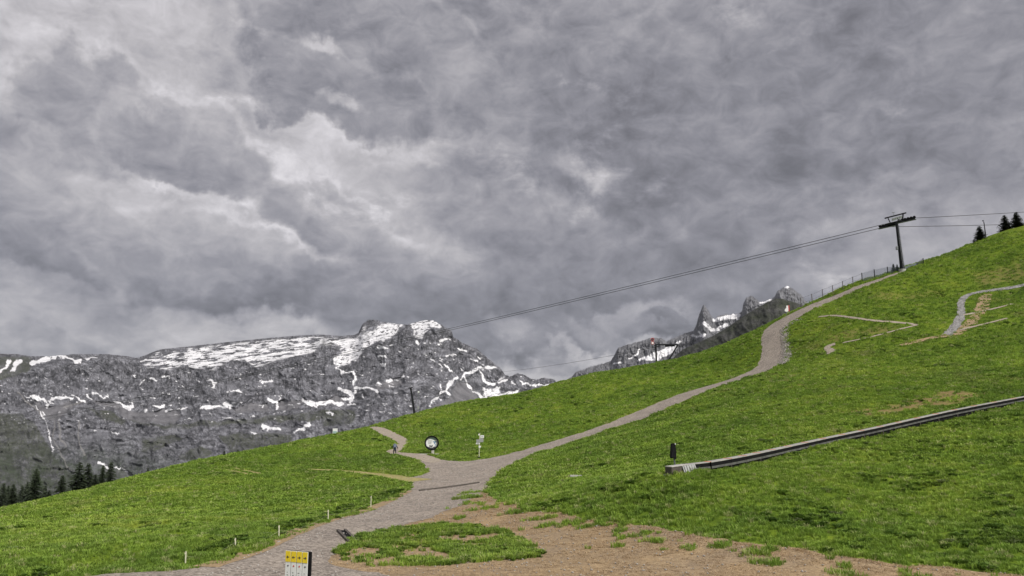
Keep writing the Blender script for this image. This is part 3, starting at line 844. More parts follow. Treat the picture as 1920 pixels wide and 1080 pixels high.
    # ravines of pale gravel on the lower left
    gl = strokes([([(106, 790), (103, 815), (106, 835), (118, 860), (140, 888)], 1.0), ([(112, 790), (114, 815), (122, 840)], 1.0), ([(147, 790), (146, 818), (152, 835), (162, 855)], 1.3), ([(30, 737), (60, 760), (80, 780)], 1.2), ([(120, 765), (155, 752)], 1.5)], wx, wy)
    C = lay(C, np.clip(gl + .6, 0, 1) * .6, (.26, .25, .24))
    # snow
    ex = PX + 2.6 * fbm(PX / 5, PY / 5, 3, .6) + 7 * fbm(PX / 17, PY / 17 + 20, 2); ey = PY + 2.2 * fbm(PX / 5 + 40, PY / 5, 3, .6) + 5 * fbm(PX / 17 + 11, PY / 17, 2)
    ns = 2.6 * fbm(PX / 9 + 3, PY / 4.5, 4, .6)
    ns = ns + 2.6 * fbm(PX / 20 + 31, PY / 14, 2)
    sn = np.clip((strokes(SNOW, ex, ey) + ns * .8 - .5) * 1.5 + .2, 0, 1)
    spots = sstep(.38, .45, fbm(PX / 13 + 60, (PY - .1 * PX) / 5.5, 4, .58)) * sstep(6, 14, PY - cl) * (1 - sstep(770, 815, PY)) * (1 - .6 * scr)
    sn = np.maximum(sn, spots)
    pm = blur(polymask(SNOWP, ex, ey).astype(float), 1)
    sn = np.maximum(sn, pm * sstep(.20, .08, fbm(PX / 8, PY / 3.2 + PX / 14, 4, .62)))
    band = sstep(262, 280, PX) * (1 - sstep(598, 612, PX)) * sstep(2, 6, PY - rid[None]) * sstep(1.5, -3, PY - cl)
    bn = fbm(PX / 22, (PY + .13 * PX) / 3.2, 5, .62)
    sn = np.maximum(sn, band * sstep(-.07, .01, bn + .55 * fbm(PX / 48, (PY + .13 * PX) / 9, 3) + .12 * sstep(290, 430, PX) - .09 - .25 * sstep(7, 2, PY - rid[None])))
    top = sstep(600, 620, PX) * (1 - sstep(676, 690, PX)) * sstep(4, 8, PY - rid[None]) * (1 - sstep(16, 22, PY - rid[None]))
    sn = np.maximum(sn, top * sstep(.0, .14, bn + .1))
    C = lay(C, sn, (.80, .80, .82))
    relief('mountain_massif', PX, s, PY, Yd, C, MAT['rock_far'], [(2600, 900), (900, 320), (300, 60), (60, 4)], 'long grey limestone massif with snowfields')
build_massif()

RIDGE2 = [(1015, 735), (1048, 722), (1065, 712), (1080, 698), (1100, 690), (1120, 684), (1145, 678), (1152, 665), (1160, 652), (1180, 645), (1200, 640), (1222, 633), (1240, 634), (1250, 640), (1265, 633), (1285, 625), (1300, 620), (1306, 608), (1311, 590), (1316, 577),
          (1320, 571), (1325, 577), (1332, 590), (1340, 600), (1346, 592), (1360, 590), (1385, 588), (1391, 585), (1394, 568), (1400, 558), (1408, 554), (1416, 560), (1425, 567), (1440, 563), (1452, 558), (1457, 547), (1466, 540), (1476, 536), (1485, 540), (1495, 547), (1505, 556), (1512, 566), (1525, 575), (1560, 588), (1620, 600)]
SNOW2 = [([(1225, 668), (1245, 662), (1262, 652)], 7), ([(1210, 672), (1235, 672)], 4), ([(1180, 672), (1195, 665), (1198, 655)], 1.8), ([(1150, 682), (1165, 680)], 1.6), ([(1320, 605), (1333, 618), (1345, 618), (1362, 608)], 3.2), ([(1340, 600), (1360, 596), (1385, 592)], 4), ([(1375, 588), (1385, 598)], 3),
         ([(1298, 628), (1306, 632), (1322, 628)], 2), ([(1310, 622), (1318, 632)], 1.6), ([(1425, 568), (1445, 562)], 2), ([(1112, 705), (1130, 700)], 1.4), ([(1474, 538), (1478, 538)], 2), ([(1258, 650), (1275, 640)], 2), ([(1195, 676), (1215, 668)], 2)]
def build_towers():
    nx, ny = 760, 130
    px1 = np.linspace(1015, 1620, nx)
    rid = curve(RIDGE2, px1) + 3.2 * fbm(px1 / 7, px1 * 0 + 8.3, 5, .7)
    base = np.maximum(np.interp(px1, [1015, 1300, 1620], [775, 700, 660]), rid + 30)
    s = np.linspace(0, 1, ny) ** 1.1
    PX = np.repeat(px1[None], ny, 0); PY = rid[None] + s[:, None] * (base - rid)[None]
    wx = PX + 5 * fbm(PX / 20, PY / 20, 3); wy = PY + 4 * fbm(PX / 20 + 7, PY / 20, 3)
    inner = sstep(0, 7, PY - rid[None])
    Yd = 5000 - 900 * ((PY - rid[None]) / 110) + 0 * PX
    Yd = Yd - inner * (110 * ridged(wx / 48, wy / 70, 3) + 55 * ridged(wx / 12, wy / 22, 4, .6) + 26 * ridged(wx / 4, wy / 14, 3, .6))
    n1 = fbm(wx / 16, wy / 20, 4, .6); n2 = fbm(wx / 3, wy / 5, 4, .65)
    v = np.clip(.15 * (1 + .5 * n1 + .9 * n2), .04, .34)
    C = np.stack([v * .98, v * .99, v * 1.06], -1)
    sn = np.clip((strokes(SNOW2, PX + 2 * n2, PY + 2 * n1) + 2.4 * fbm(PX / 7, PY / 4, 4, .6)) * 1.3 + .3, 0, 1)[..., None]
    C = C * (1 - sn) + np.array((.8, .8, .82)) * sn
    relief('mountain_towers', PX, s, PY, Yd, C, MAT['rock_far'], [(2000, 900), (500, 320), (150, 60), (40, 4)], 'far jagged limestone towers and a needle')
build_towers()

RIDGE3 = [(1180, 735), (1225, 700), (1250, 682), (1266, 668), (1280, 655), (1310, 642), (1340, 628), (1370, 610), (1395, 592), (1420, 577), (1440, 566), (1455, 559), (1470, 561), (1490, 567), (1510, 574), (1530, 581), (1580, 592), (1680, 620)]
def build_shoulder():
    nx, ny = 420, 110
    px1 = np.linspace(1180, 1680, nx)
    rid = curve(RIDGE3, px1) + 1.1 * fbm(px1 / 11, px1 * 0 + 1.3, 4, .6)
    base = np.maximum(np.interp(px1, [1180, 1400, 1680], [780, 720, 660]), rid + 30)
    s = np.linspace(0, 1, ny)
    PX = np.repeat(px1[None], ny, 0); PY = rid[None] + s[:, None] * (base - rid)[None]
    wx = PX + 4 * fbm(PX / 20, PY / 20, 3); wy = PY + 4 * fbm(PX / 20 + 7, PY / 20, 3)
    inner = sstep(0, 8, PY - rid[None])
    Yd = 1450 - 520 * ((PY - rid[None]) / 120)
    Yd = Yd - inner * (26 * ridged(wx / 34, wy / 34, 3) + 7 * ridged(wx / 9, wy / 9, 4, .6))
    n1 = fbm(wx / 18, wy / 12, 4, .6); n2 = fbm(wx / 3.2, wy / 2.6, 4, .65)
    g = np.clip(.62 + 1.1 * n1, 0, 1)[..., None]
    C = np.array((.075, .074, .072)) * (1 - g) + np.array((.036, .041, .027)) * g
    C = C * (1 + .5 * n2)[..., None]
    st = np.clip((n2 - .42) * 6, 0, 1)[..., None] * (1 - g)
    C = np.clip(C * (1 - st) + .18 * st, .015, .4)
    relief('mountain_shoulder', PX, s, PY, Yd, C, MAT['rock_mid'], [(600, 260), (200, 80), (40, 6)], 'dark grassy rock shoulder in front of the towers')
build_shoulder()
#OBJECTS
# ------------------------------------------------------------------ grass and herbs (uncountable: stuff)
def tuft_mesh(name, n, h0, h1, rad, wid, mat, lean=.5, seed=1):
    g = np.random.default_rng(seed)
    V, Fc = [], []
    for i in range(n):
        a = g.uniform(0, 6.283); r = rad * math.sqrt(g.uniform(0, 1)) * .8
        bx, by = r * math.cos(a), r * math.sin(a)
        h = g.uniform(h0, h1); th = a + g.normal(0, .7); ln = lean * h * g.uniform(.4, 1.3)
        dx, dy = math.cos(th), math.sin(th); sx, sy = -dy * wid * g.uniform(.6, 1.3), dx * wid * g.uniform(.6, 1.3)
        k = len(V)
        V += [(bx - sx, by - sy, -.05), (bx + sx, by + sy, -.05), (bx + dx * ln * .35 - sx * .8, by + dy * ln * .35 - sy * .8, h * .65), (bx + dx * ln * .35 + sx * .8, by + dy * ln * .35 + sy * .8, h * .65), (bx + dx * ln, by + dy * ln, h)]
        Fc += [(k, k + 1, k + 3, k + 2), (k + 2, k + 3, k + 4)]
    me = bpy.data.meshes.new(name); me.from_pydata(V, [], Fc); me.materials.append(mat); me.update()
    return me
def herb_mesh(name, n, rad, mat, seed=1):
    g = np.random.default_rng(seed)
    V, Fc = [], []
    for i in range(n):
        a = g.uniform(0, 6.283); L = rad * g.uniform(.6, 1.2); w = L * .32; h = rad * g.uniform(.25, .8)
        dx, dy = math.cos(a), math.sin(a); ox, oy = g.normal(0, rad * .25), g.normal(0, rad * .25)
        k = len(V)
        V += [(ox, oy, 0), (ox + dx * L * .5 - dy * w, oy + dy * L * .5 + dx * w, h), (ox + dx * L * .5 + dy * w, oy + dy * L * .5 - dx * w, h * .92), (ox + dx * L, oy + dy * L, h * .75)]
        Fc += [(k, k + 2, k + 3), (k, k + 3, k + 1)]
    me = bpy.data.meshes.new(name); me.from_pydata(V, [], Fc); me.materials.append(mat); me.update()
    return me
def scatter(name, protos, X, Y, scale, label, cat, zoff=0.0):
    """points carrying instances of a few clump shapes; the clumps live outside the scene"""
    Z = ground(X, Y) + zoff
    me = bpy.data.meshes.new(name)
    me.vertices.add(len(X)); me.vertices.foreach_set('co', np.stack([X, Y, Z], 1).astype(np.float32).ravel())
    a = me.attributes.new('size', 'FLOAT', 'POINT'); a.data.foreach_set('value', scale.astype(np.float32))
    a = me.attributes.new('turn', 'FLOAT', 'POINT'); a.data.foreach_set('value', rng.uniform(0, 6.283, len(X)).astype(np.float32))
    a = me.attributes.new('pick', 'INT', 'POINT'); a.data.foreach_set('value', rng.integers(0, len(protos), len(X)).astype(np.int32))
    o = link(bpy.data.objects.new(name, me))
    c = bpy.data.collections.new(name + '_shapes')
    for i, p in enumerate(protos):
        c.objects.link(bpy.data.objects.new('%s_shape_%d' % (name, i), p))
    t = bpy.data.node_groups.new(name, 'GeometryNodeTree')
    t.interface.new_socket('Geometry', in_out='INPUT', socket_type='NodeSocketGeometry')
    t.interface.new_socket('Geometry', in_out='OUTPUT', socket_type='NodeSocketGeometry')
    gi = t.nodes.new('NodeGroupInput'); go = t.nodes.new('NodeGroupOutput')
    m2p = t.nodes.new('GeometryNodeMeshToPoints'); ci = t.nodes.new('GeometryNodeCollectionInfo'); ip = t.nodes.new('GeometryNodeInstanceOnPoints')
    ci.inputs[0].default_value = c; ci.inputs['Separate Children'].default_value = True; ci.inputs['Reset Children'].default_value = True
    def attr(nm, typ):
        n = t.nodes.new('GeometryNodeInputNamedAttribute'); n.data_type = typ; n.inputs[0].default_value = nm
        return [s for s in n.outputs if s.enabled and s.name == 'Attribute'][0]
    cx = t.nodes.new('ShaderNodeCombineXYZ')
    t.links.new(attr('turn', 'FLOAT'), cx.inputs[2])
    e2r = t.nodes.new('FunctionNodeEulerToRotation'); t.links.new(cx.outputs[0], e2r.inputs[0])
    t.links.new(gi.outputs[0], m2p.inputs[0]); t.links.new(m2p.outputs[0], ip.inputs['Points']); t.links.new(ci.outputs[0], ip.inputs['Instance'])
    ip.inputs['Pick Instance'].default_value = True
    t.links.new(attr('pick', 'INT'), ip.inputs['Instance Index']); t.links.new(e2r.outputs[0], ip.inputs['Rotation']); t.links.new(attr('size', 'FLOAT'), ip.inputs['Scale'])
    t.links.new(ip.outputs[0], go.inputs[0])
    md = o.modifiers.new('scatter', 'NODES'); md.node_group = t
    return tag(o, label, cat, None, 'stuff')
def spread(n, rmin, rmax, amax=37.0, power=1.0):
    a = rng.uniform(-R(amax), R(amax), n); u = rng.uniform(0, 1, n)
    r = np.sqrt(rmin ** 2 + u * (rmax ** 2 - rmin ** 2))
    return r * np.sin(a), r * np.cos(a)
soft_ = bare.copy()
soft_[inpoly(patch_p, _mx, _my)] = .36
for t_ in trails:
    if t_[2] == 'dirt': soft_[inpoly(t_[1], _mx, _my) & ~inpoly(road_p, _mx, _my)] = .36
baref = blur(soft_, 1)
def grass_points(n, rmin, rmax, thr):
    x, y = spread(n, rmin, rmax)
    edge = mask(baref, x, y)
    dens = .42 + .7 * fbm(x / 5.5, y / 5.5, 3) + 1.5 * fbm(x / 1.5, y / 0.9, 2)
    keep = (edge < .42 + .2 * rng.uniform(-1, 1, len(x))) & (rng.uniform(0, 1, len(x)) < np.clip(dens + thr, .3, 1)) & (rng.uniform(0, 1, len(x)) > 1.15 * np.clip(mask(drym, x, y) * (.75 + .9 * fbm(x / 3, y / 2, 3)), 0, 1))
    return x[keep], y[keep]
T1 = [tuft_mesh('tuft', 22, .07, .21, .19, .020, MAT['blade'], .7, s) for s in (1, 2, 3)]
T2 = [tuft_mesh('tuft', 16, .09, .26, .34, .045, MAT['blade'], .8, s) for s in (4, 5, 6)]
x1, y1 = grass_points(62000, 24, 62, .25)
x2, y2 = grass_points(100000, 62, 115, .2)
scatter('meadow_grass', T1, x1, y1, rng.uniform(.6, 1.25, len(x1)), 'short green grass of the near meadow', 'grass')
scatter('meadow_grass', T2, x2, y2, rng.uniform(.55, 1.1, len(x2)), 'short green grass of the middle slope', 'grass')
x3, y3 = grass_points(105000, 115, 200, .1)
scatter('meadow_grass', T2, x3, y3, rng.uniform(.7, 1.35, len(x3)), 'green grass of the upper slope and crest', 'grass')
# broad-leaved herbs: darker clumps that also imitate shaded gaps between tufts, thick on the near right slope and along the road edge
HB = [herb_mesh('herb', 16, .30, MAT['herb'], s) for s in (1, 2, 3)]
hx, hy = spread(52000, 26, 175)
hd = fbm(hx / 4.5, hy / 4.5, 4, .6) + .25 * sstep(5, 30, hx) * (1 - sstep(60, 90, hy)) + .05
hk = (hd > .34) & (mask(baref, hx, hy) < .25)
hx, hy = hx[hk], hy[hk]
# verge along the lower-left road side
rp = np.array(w2([(430, 1040), (520, 1010), (610, 976), (700, 945), (752, 925)]))
rp = resample(rp, .25, False)
vx = np.repeat(rp[:, 0], 5) + rng.normal(-1.0, .55, len(rp) * 5); vy = np.repeat(rp[:, 1], 5) + rng.normal(.9, .5, len(rp) * 5)
vk = (mask(baref, vx, vy) < .15) & (fbm(vx / 2.5, vy / 2.5, 2) > -.05)
hx = np.concatenate([hx, vx[vk]]); hy = np.concatenate([hy, vy[vk]])
scatter('meadow_herbs', HB, hx, hy, rng.uniform(.45, 1.1, len(hx)), 'dark broad-leaved herbs in the meadow, also imitating shaded gaps between tufts', 'plants')
# grass island on the bare earth, and sparse tufts along the earth's edge
ix, iy = np.array([p for p in rng.uniform(island_p.min(0), island_p.max(0), (6500, 2))]).T
ibare = [[(795, 1014), (850, 1001), (905, 1004), (925, 1013), (870, 1021)], [(725, 1038), (770, 1030), (792, 1012), (806, 1020), (800, 1030), (855, 1041), (785, 1047)],
         [(640, 1036), (690, 1024), (738, 1038), (705, 1064), (655, 1060)], [(700, 1052), (745, 1040), (742, 1050), (705, 1066)]]
inb = np.zeros(len(ix), bool)
for p_ in ibare:
    inb |= inpoly(ragged(w2(p_), .3), ix, iy) & (rng.uniform(0, 1, len(ix)) < .93)
ik = ~inb & inpoly(island_p, ix, iy) & ((fbm(ix / 2.2, iy / 2.0, 4, .62) > -.06 + .16 * rng.normal(0, 1, len(ix)))) & (mask(baref, ix, iy) > .3)
ex_, ey_ = np.array([p for p in rng.uniform(dirt_p.min(0), dirt_p.max(0), (30000, 2))]).T
edge = np.array(w2([(905, 926), (990, 957), (1120, 976), (1250, 996), (1360, 1012), (1480, 1028), (1600, 1047), (1750, 1064), (1920, 1082)]))
edge = resample(edge, .5, False)
dd = np.min(np.hypot(ex_[:, None] - edge[None, :, 0], ey_[:, None] - edge[None, :, 1]), 1)
ek = inpoly(dirt_p, ex_, ey_) & (mask(baref, ex_, ey_) > .3) & (ey_ > 20) & (fbm(ex_ / 2.4, ey_ / 1.6, 4, .6) > .11 + .10 * np.abs(dd - 1.2)) & (dd < 5)
T3 = [tuft_mesh('tuft', 26, .08, .26, .22, .020, MAT['blade'], .6, s) for s in (11, 12)]
xs, ys = np.concatenate([ix[ik], ex_[ek]]), np.concatenate([iy[ik], ey_[ek]])
scatter('verge_grass', T3, xs, ys, rng.uniform(.5, 1.25, len(xs)), 'patchy green grass growing on the bare brown earth', 'grass', .06)
T4 = [tuft_mesh('tuft', 14, .015, .06, .24, .010, MAT['straw'], 2.2, s) for s in (21, 22)]
sx_, sy_ = rng.uniform(dirt_p.min(0), dirt_p.max(0), (60000, 2)).T
sk_ = inpoly(dirt_p, sx_, sy_) & (mask(baref, sx_, sy_) > .3) & ~inpoly(road_p, sx_, sy_) & (sy_ > 22) & (fbm(sx_ / 3.1, sy_ / 2.2, 4, .6) > -.12)
scatter('dry_grass', T4, sx_[sk_], sy_[sk_], rng.uniform(.5, 1.2, int(sk_.sum())), 'short dry straw-coloured grass matted on the bare earth', 'grass', .06)
kx, ky = ix[ik][::4], iy[ik][::4]
scatter('verge_herbs', HB, kx, ky, rng.uniform(.5, .95, len(kx)), 'dark leafy weeds in the grass island beside the road', 'plants', .06)

# ------------------------------------------------------------------ loose stones on the road shoulders (uncountable: stuff)
def stones(name, P, size, label):
    ico = bmesh.new(); bmesh.ops.create_icosphere(ico, subdivisions=1, radius=1.0)
    bv = np.array([v.co[:] for v in ico.verts]); bf = np.array([[v.index for v in f.verts] for f in ico.faces]); ico.free()
    n = len(P)
    sc_ = size * rng.uniform(.4, 1.3, (n, 1, 1)) * rng.uniform(.6, 1.25, (n, 1, 3)) * np.array([1, 1, .65])
    V = bv[None] * sc_ * rng.uniform(.75, 1.2, (n, len(bv), 1))
    a = rng.uniform(0, 6.28, n); ca, sa = np.cos(a)[:, None], np.sin(a)[:, None]
    X = V[..., 0] * ca - V[..., 1] * sa + P[:, :1]; Y = V[..., 0] * sa + V[..., 1] * ca + P[:, 1:2]
    Z = V[..., 2] + (H(P[:, 0], P[:, 1]) + .03 + size * .15)[:, None]
    Fq = (bf[None] + (np.arange(n) * len(bv))[:, None, None]).reshape(-1, 3)
    o = npmesh(name, np.stack([X, Y, Z], -1).reshape(-1, 3), Fq, MAT['loose'], False)
    return tag(o, label, 'stones', None, 'stuff')
sl = resample(np.array(w2([(1495, 600), (1470, 617), (1472, 640), (1475, 665), (1466, 682)])), .25, False)
sp = np.repeat(sl, 16, 0) + rng.normal(0, .42, (len(sl) * 16, 2)) * np.array([1.0, 1.3])
stones('shoulder_stones', sp, .14, 'pale broken stones banked along the right edge of the upper road bend')
ru, rv = rng.uniform(road_p.min(0), road_p.max(0), (60000, 2)).T
rk = inpoly(road_p, ru, rv) & (rv > 22) & (rv < 120) & (fbm(ru / 2.5, rv / 2.5, 3) > .05)
stones('road_gravel', np.stack([ru[rk], rv[rk]], 1)[:14000], .062, 'loose grey gravel lying on the road')
ru, rv = rng.uniform(dirt_p.min(0), dirt_p.max(0), (9000, 2)).T
rk = inpoly(dirt_p, ru, rv) & (rv > 22) & ~inpoly(road_p, ru, rv)
stones('earth_stones', np.stack([ru[rk], rv[rk]], 1)[:1500], .045, 'small stones scattered on the bare earth')

# ------------------------------------------------------------------ spruces
def spruce_mesh(seed, twin=False):
    """unit-height spruce crown: whorls of drooping boughs made of small needle sprays"""
    g = np.random.default_rng(seed)
    V, Fc = [], []
    def bough(z, L, a, x0=0.0, y0=0.0, droop=.35):
        dx, dy = math.cos(a), math.sin(a)
        n = max(3, int(L / .018))
        for i in range(n):
            t = (i + g.uniform(.1, .9)) / n
            r = L * t
            zc = z - droop * L * t ** 1.3 + .10 * L * max(0, t - .75) * 4 * .3
            for sgn in (-1, 1):
                w = L * .30 * (1.12 - t) * g.uniform(.6, 1.3) + .008; l = .026 * g.uniform(.7, 1.4)
                cx, cy = x0 + dx * r, y0 + dy * r
                ex, ey = cx + dx * l * 1.2 - sgn * dy * w, cy + dy * l * 1.2 + sgn * dx * w
                k = len(V)
                V.extend([(cx - dx * l, cy - dy * l, zc + .004), (cx + dx * l, cy + dy * l, zc), (ex, ey, zc - g.uniform(.004, .03))])
                Fc.append((k, k + 1, k + 2))
                if g.uniform() < .6:
                    k = len(V); hh = g.uniform(.012, .03)
                    V.extend([(cx - dx * l, cy - dy * l, zc), (cx + dx * l, cy + dy * l, zc), ((cx + ex) / 2, (cy + ey) / 2, zc - hh)])
                    Fc.append((k, k + 1, k + 2))
    z = .05; tops = [(0, 0, 1.0)] + ([(.035, .01, .92)] if twin else [])
    while z < .97:
        L = .29 * (1 - z) ** .85 * g.uniform(.75, 1.2) + .010
        nb = int(10 - 5 * z)
        a0 = g.uniform(0, 6.28)
        for b in range(nb):
            if g.uniform() < .10: continue
            bough(z + g.uniform(-.012, .012), L * g.uniform(.65, 1.2), a0 + b * 6.283 / nb + g.normal(0, .2))
        z += .030 + .016 * g.uniform(0, 1) * (1 - z)
    if twin:
        z = .55
        while z < .93:
            for b in range(5):
                bough(z, .09 * (1 - z) ** .6 * g.uniform(.6, 1.1), g.uniform(0, 6.28), .05, .01)
            z += .035
    me = bpy.data.meshes.new('crown'); me.from_pydata(V, [], Fc); me.materials.append(MAT['needle']); me.update()
    return me
CROWNS = [spruce_mesh(1), spruce_mesh(2), spruce_mesh(3, True), spruce_mesh(4)]
_tr = MB().tube([(0, 0, -.06), (0, 0, .1), (.002, 0, .5), (0, 0, .97)], [.02, .017, .010, .002], 7).build('trunk', MAT['bark'])
TRUNK = _tr.data; bpy.data.objects.remove(_tr)
def spruce(px, pybase, pytop, label, k=0, push=4.0, group=None, Yfix=None, wide=1.0, name='spruce_tree'):
    if Yfix is None:
        x, y, z = hit(px, pybase)
        y2 = y + push; x2 = x * y2 / y
        z2 = float(ground(x2, y2)[0])
    else:
        x2, y2, z2 = at(px, pybase, Yfix)
    top = at(px, pytop, y2)[2]
    h = top - z2
    e = empty(name, (x2, y2, z2), random.uniform(0, 6.28)); e.scale = (h * wide, h * wide, h)
    tag(e, label, 'tree', group)
    link(bpy.data.objects.new('crown', CROWNS[k]), e); link(bpy.data.objects.new('trunk', TRUNK), e)
    return e
GL = 'spruces along the left meadow edge'
spruce(22, 945, 905, 'short dark spruce nearest the left picture edge, behind the meadow crest', 1, 6, GL, wide=1.25)
spruce(64, 932, 877, 'tall lone twin-topped spruce standing apart at far left behind the meadow crest', 2, 6, GL, wide=1.05)
spruce(115, 922, 889, 'short bushy spruce just left of the dense spruce clump', 0, 6, GL, wide=1.35)
spruce(146, 914, 864, 'tallest wide spruce at the left of the dense clump', 3, 6, GL, wide=1.25)
spruce(163, 911, 866, 'spruce in the middle of the dense clump, pressed against the tallest one', 1, 7, GL, wide=1.25)
spruce(191, 904, 870, 'slender spruce in the right pair of the dense clump, left one', 0, 6, GL, wide=1.0)
spruce(206, 901, 864, 'slender pointed spruce at the right end of the dense clump', 1, 6, GL, wide=1.15)
spruce(178, 908, 888, 'low young spruce filling the gap inside the dense clump', 3, 5, GL, wide=1.5)
spruce(92, 924, 918, 'tiny young spruce between the lone twin-topped spruce and the clump', 0, 3, GL, wide=1.6)
spruce(277, 888, 876, 'tiny lone spruce on the meadow crest right of the spruce clump', 1, 3, GL, wide=1.2)
spruce(420, 858, 844, 'small spruce poking over the middle of the left meadow crest', 0, 4, GL, wide=1.2)
spruce(446, 852, 842, 'lower small spruce poking over the left meadow crest beside another', 3, 4, GL, wide=1.4)
GR = 'spruces on the upper right crest'
spruce(1839, 455, 423, 'spruce on the right crest with a thin mast behind it', 3, 3, GR, wide=1.75)
spruce(1827, 460, 449, 'small spruce shoot at the left foot of the crest spruce with the mast', 0, 2, GR, wide=1.6)
spruce(1886, 434, 402, 'left of the two spruces at the top right picture edge', 1, 3, GR, wide=1.75)
spruce(1908, 428, 397, 'right of the two spruces at the top right picture edge', 2, 3, GR, wide=1.75)
spruce(1676, 513, 494, 'small young spruce beside the foot of the lift pylon, left stem', 1, 2, GR, wide=1.2)
spruce(1683, 511, 495, 'small young spruce touching the foot of the lift pylon', 3, 2, GR, wide=1.1)
far = [(3, 930, 903), (12, 928, 908), (38, 928, 909), (48, 924, 902), (82, 926, 908)]
for i, (px, pb, pt) in enumerate(far):
    spruce(px, pb + 22, pt, 'distant hazy spruce below the meadow edge, among the far valley trees at far left', i % 4, 0, 'far valley spruces', 420 + 25 * (i % 3), 1.0)

# ------------------------------------------------------------------ wayfinding board with four slats
def wayfinding():
    tl = Vector(at(536, 1030.5, 26.15)); tr = Vector(at(582, 1035.5, 25.75))
    zt = (tl.z + tr.z) / 2
    gz = float(ground((tl.x + tr.x) / 2, (tl.y + tr.y) / 2)[0])
    d = tr - tl; W = math.hypot(d.x, d.y); ang = math.atan2(d.y, d.x)
    e = empty('wayfinding_board', ((tl.x + tr.x) / 2, (tl.y + tr.y) / 2, gz), ang)
    Hh = zt - gz
    tag(e, 'upright board of four white slats with yellow arrow tops beside the gravel apron', 'sign')
    MB().box((.01, .045, Hh / 2 - .11), (W, .07, Hh + .2)).build('frame', MAT['rubber'], e, .006)
    sw = W * .205; gap = (W * .92 - 4 * sw) / 4
    for i in range(4):
        cx = -W / 2 + W * .02 + sw / 2 + i * (sw + gap)
        s = MB().box((cx, -.004, Hh * .5), (sw, .022, Hh - .02)).build('slat', MAT['white'], e, .003)
        y_ = MB().box((cx, -.021, Hh - .02 - .16), (sw - .004, .008, .32)).build('yellow_panel', MAT['yellow'], s)
        sg = -1 if i < 2 else 1
        z0 = Hh - .20
        a = MB()
        a.box((cx - sg * .012, -.028, z0), (.085, .004, .022))
        a.prism([(cx + sg * .058, -.026, z0), (cx + sg * .006, -.026, z0 + .05), (cx + sg * .006, -.026, z0 - .05)], (0, -.004, 0))
        a.build('arrow', MAT['ink'], s)
        MB().tube([(cx + .01, -.016, z0 - .26), (cx + .01, -.022, z0 - .26)], .026, 10).build('symbol', MAT['ink'] if i in (0, 3) else MAT['red'], s)
        p = MB()
        for k in range(9 if i < 3 else 6):
            p.box((cx - .01 + .008 * (k % 3), -.0165, z0 - .46 - k * .075), (.03 + .018 * ((k * 7 + i) % 3), .003, .030))
        p.build('lettering', MAT['greyprint'], s)['kind'] = 'stuff'
wayfinding()

# ------------------------------------------------------------------ marker stakes and string along the road
GS_ = 'marker stakes along the lower left road side'
stk = [(348, 1052, 1036, 'cream marker stake nearest the lower left corner of the meadow'), (441, 1031, 1011, 'second cream marker stake from the lower left corner'), (523, 1009, 987, 'middle cream marker stake of the row beside the lower road'),
       (615, 979, 958, 'fourth cream marker stake up the row beside the lower road'), (695, 952, 932, 'last cream marker stake of the row, near the road junction')]
tops = []
for px, pb, pt, lab in stk:
    x, y, z = hit(px, pb); z = float(ground(x, y)[0])
    zt = at(px, pt - 2, y)[2]
    e = empty('marker_stake', (x, y, z)); tag(e, lab, 'stake', GS_)
    h = zt - z
    MB().tube([(0, 0, -.15), (random.uniform(-.03, .03), 0, h)], .032, 8).build('post', MAT['cream'], e)
    MB().tube([(0, -.03, h - .12), (-.05, -.03, h - .1), (-.05, -.03, h - .04)], .012, 6).build('hook', MAT['cream'], e)
    tops.append(Vector((x, y - .03, z + h * .6)))
m = MB()
for a, b in zip(tops, tops[1:]):
    pts = [a.lerp(b, t / 8) - Vector((0, 0, .25 * 4 * (t / 8) * (1 - t / 8))) for t in range(9)]
    m.tube(pts, .0025, 4)
tag(m.build('fence_string', MAT['cream']), 'thin pale string sagging between the cream marker stakes', 'string')

# ------------------------------------------------------------------ timber water bars across the road
def water_bar(p0, p1, w, label):
    a, b = hit(*p0), hit(*p1)
    n = 8; e = empty('water_bar', ((a[0] + b[0]) / 2, (a[1] + b[1]) / 2, (a[2] + b[2]) / 2)); tag(e, label, 'drain')
    o = Vector(e.location)
    A, B = Vector((a[0], a[1], 0)), Vector((b[0], b[1], 0)); d = (B - A).normalized(); nn = Vector((-d.y, d.x, 0))
    for s, nm in ((-1, 'plank'), (1, 'plank')):
        m = MB()
        pts = []
        for i in range(n + 1):
            p = A.lerp(B, i / n) + nn * s * w / 2
            pts.append(Vector((p.x, p.y, hz(p.x, p.y) + .06)) - o)
        for p, q_ in zip(pts, pts[1:]):
            m.bar(p, q_, w * .34, .14)
        m.build(nm, MAT['timber'], e)
    m = MB()
    pts = [Vector((*(A.lerp(B, i / n).xy), hz(*(A.lerp(B, i / n).xy)) + .03)) - o for i in range(n + 1)]
    for p, q_ in zip(pts, pts[1:]):
        m.bar(p, q_, w * .6, .05)
    m.build('channel', MAT['rubber'], e)
water_bar((786, 921), (898, 906), .2, 'long dark timber water bar lying across the road junction')
water_bar((640, 996), (662, 1018), .42, 'short double timber water bar at the edge of the grass island')

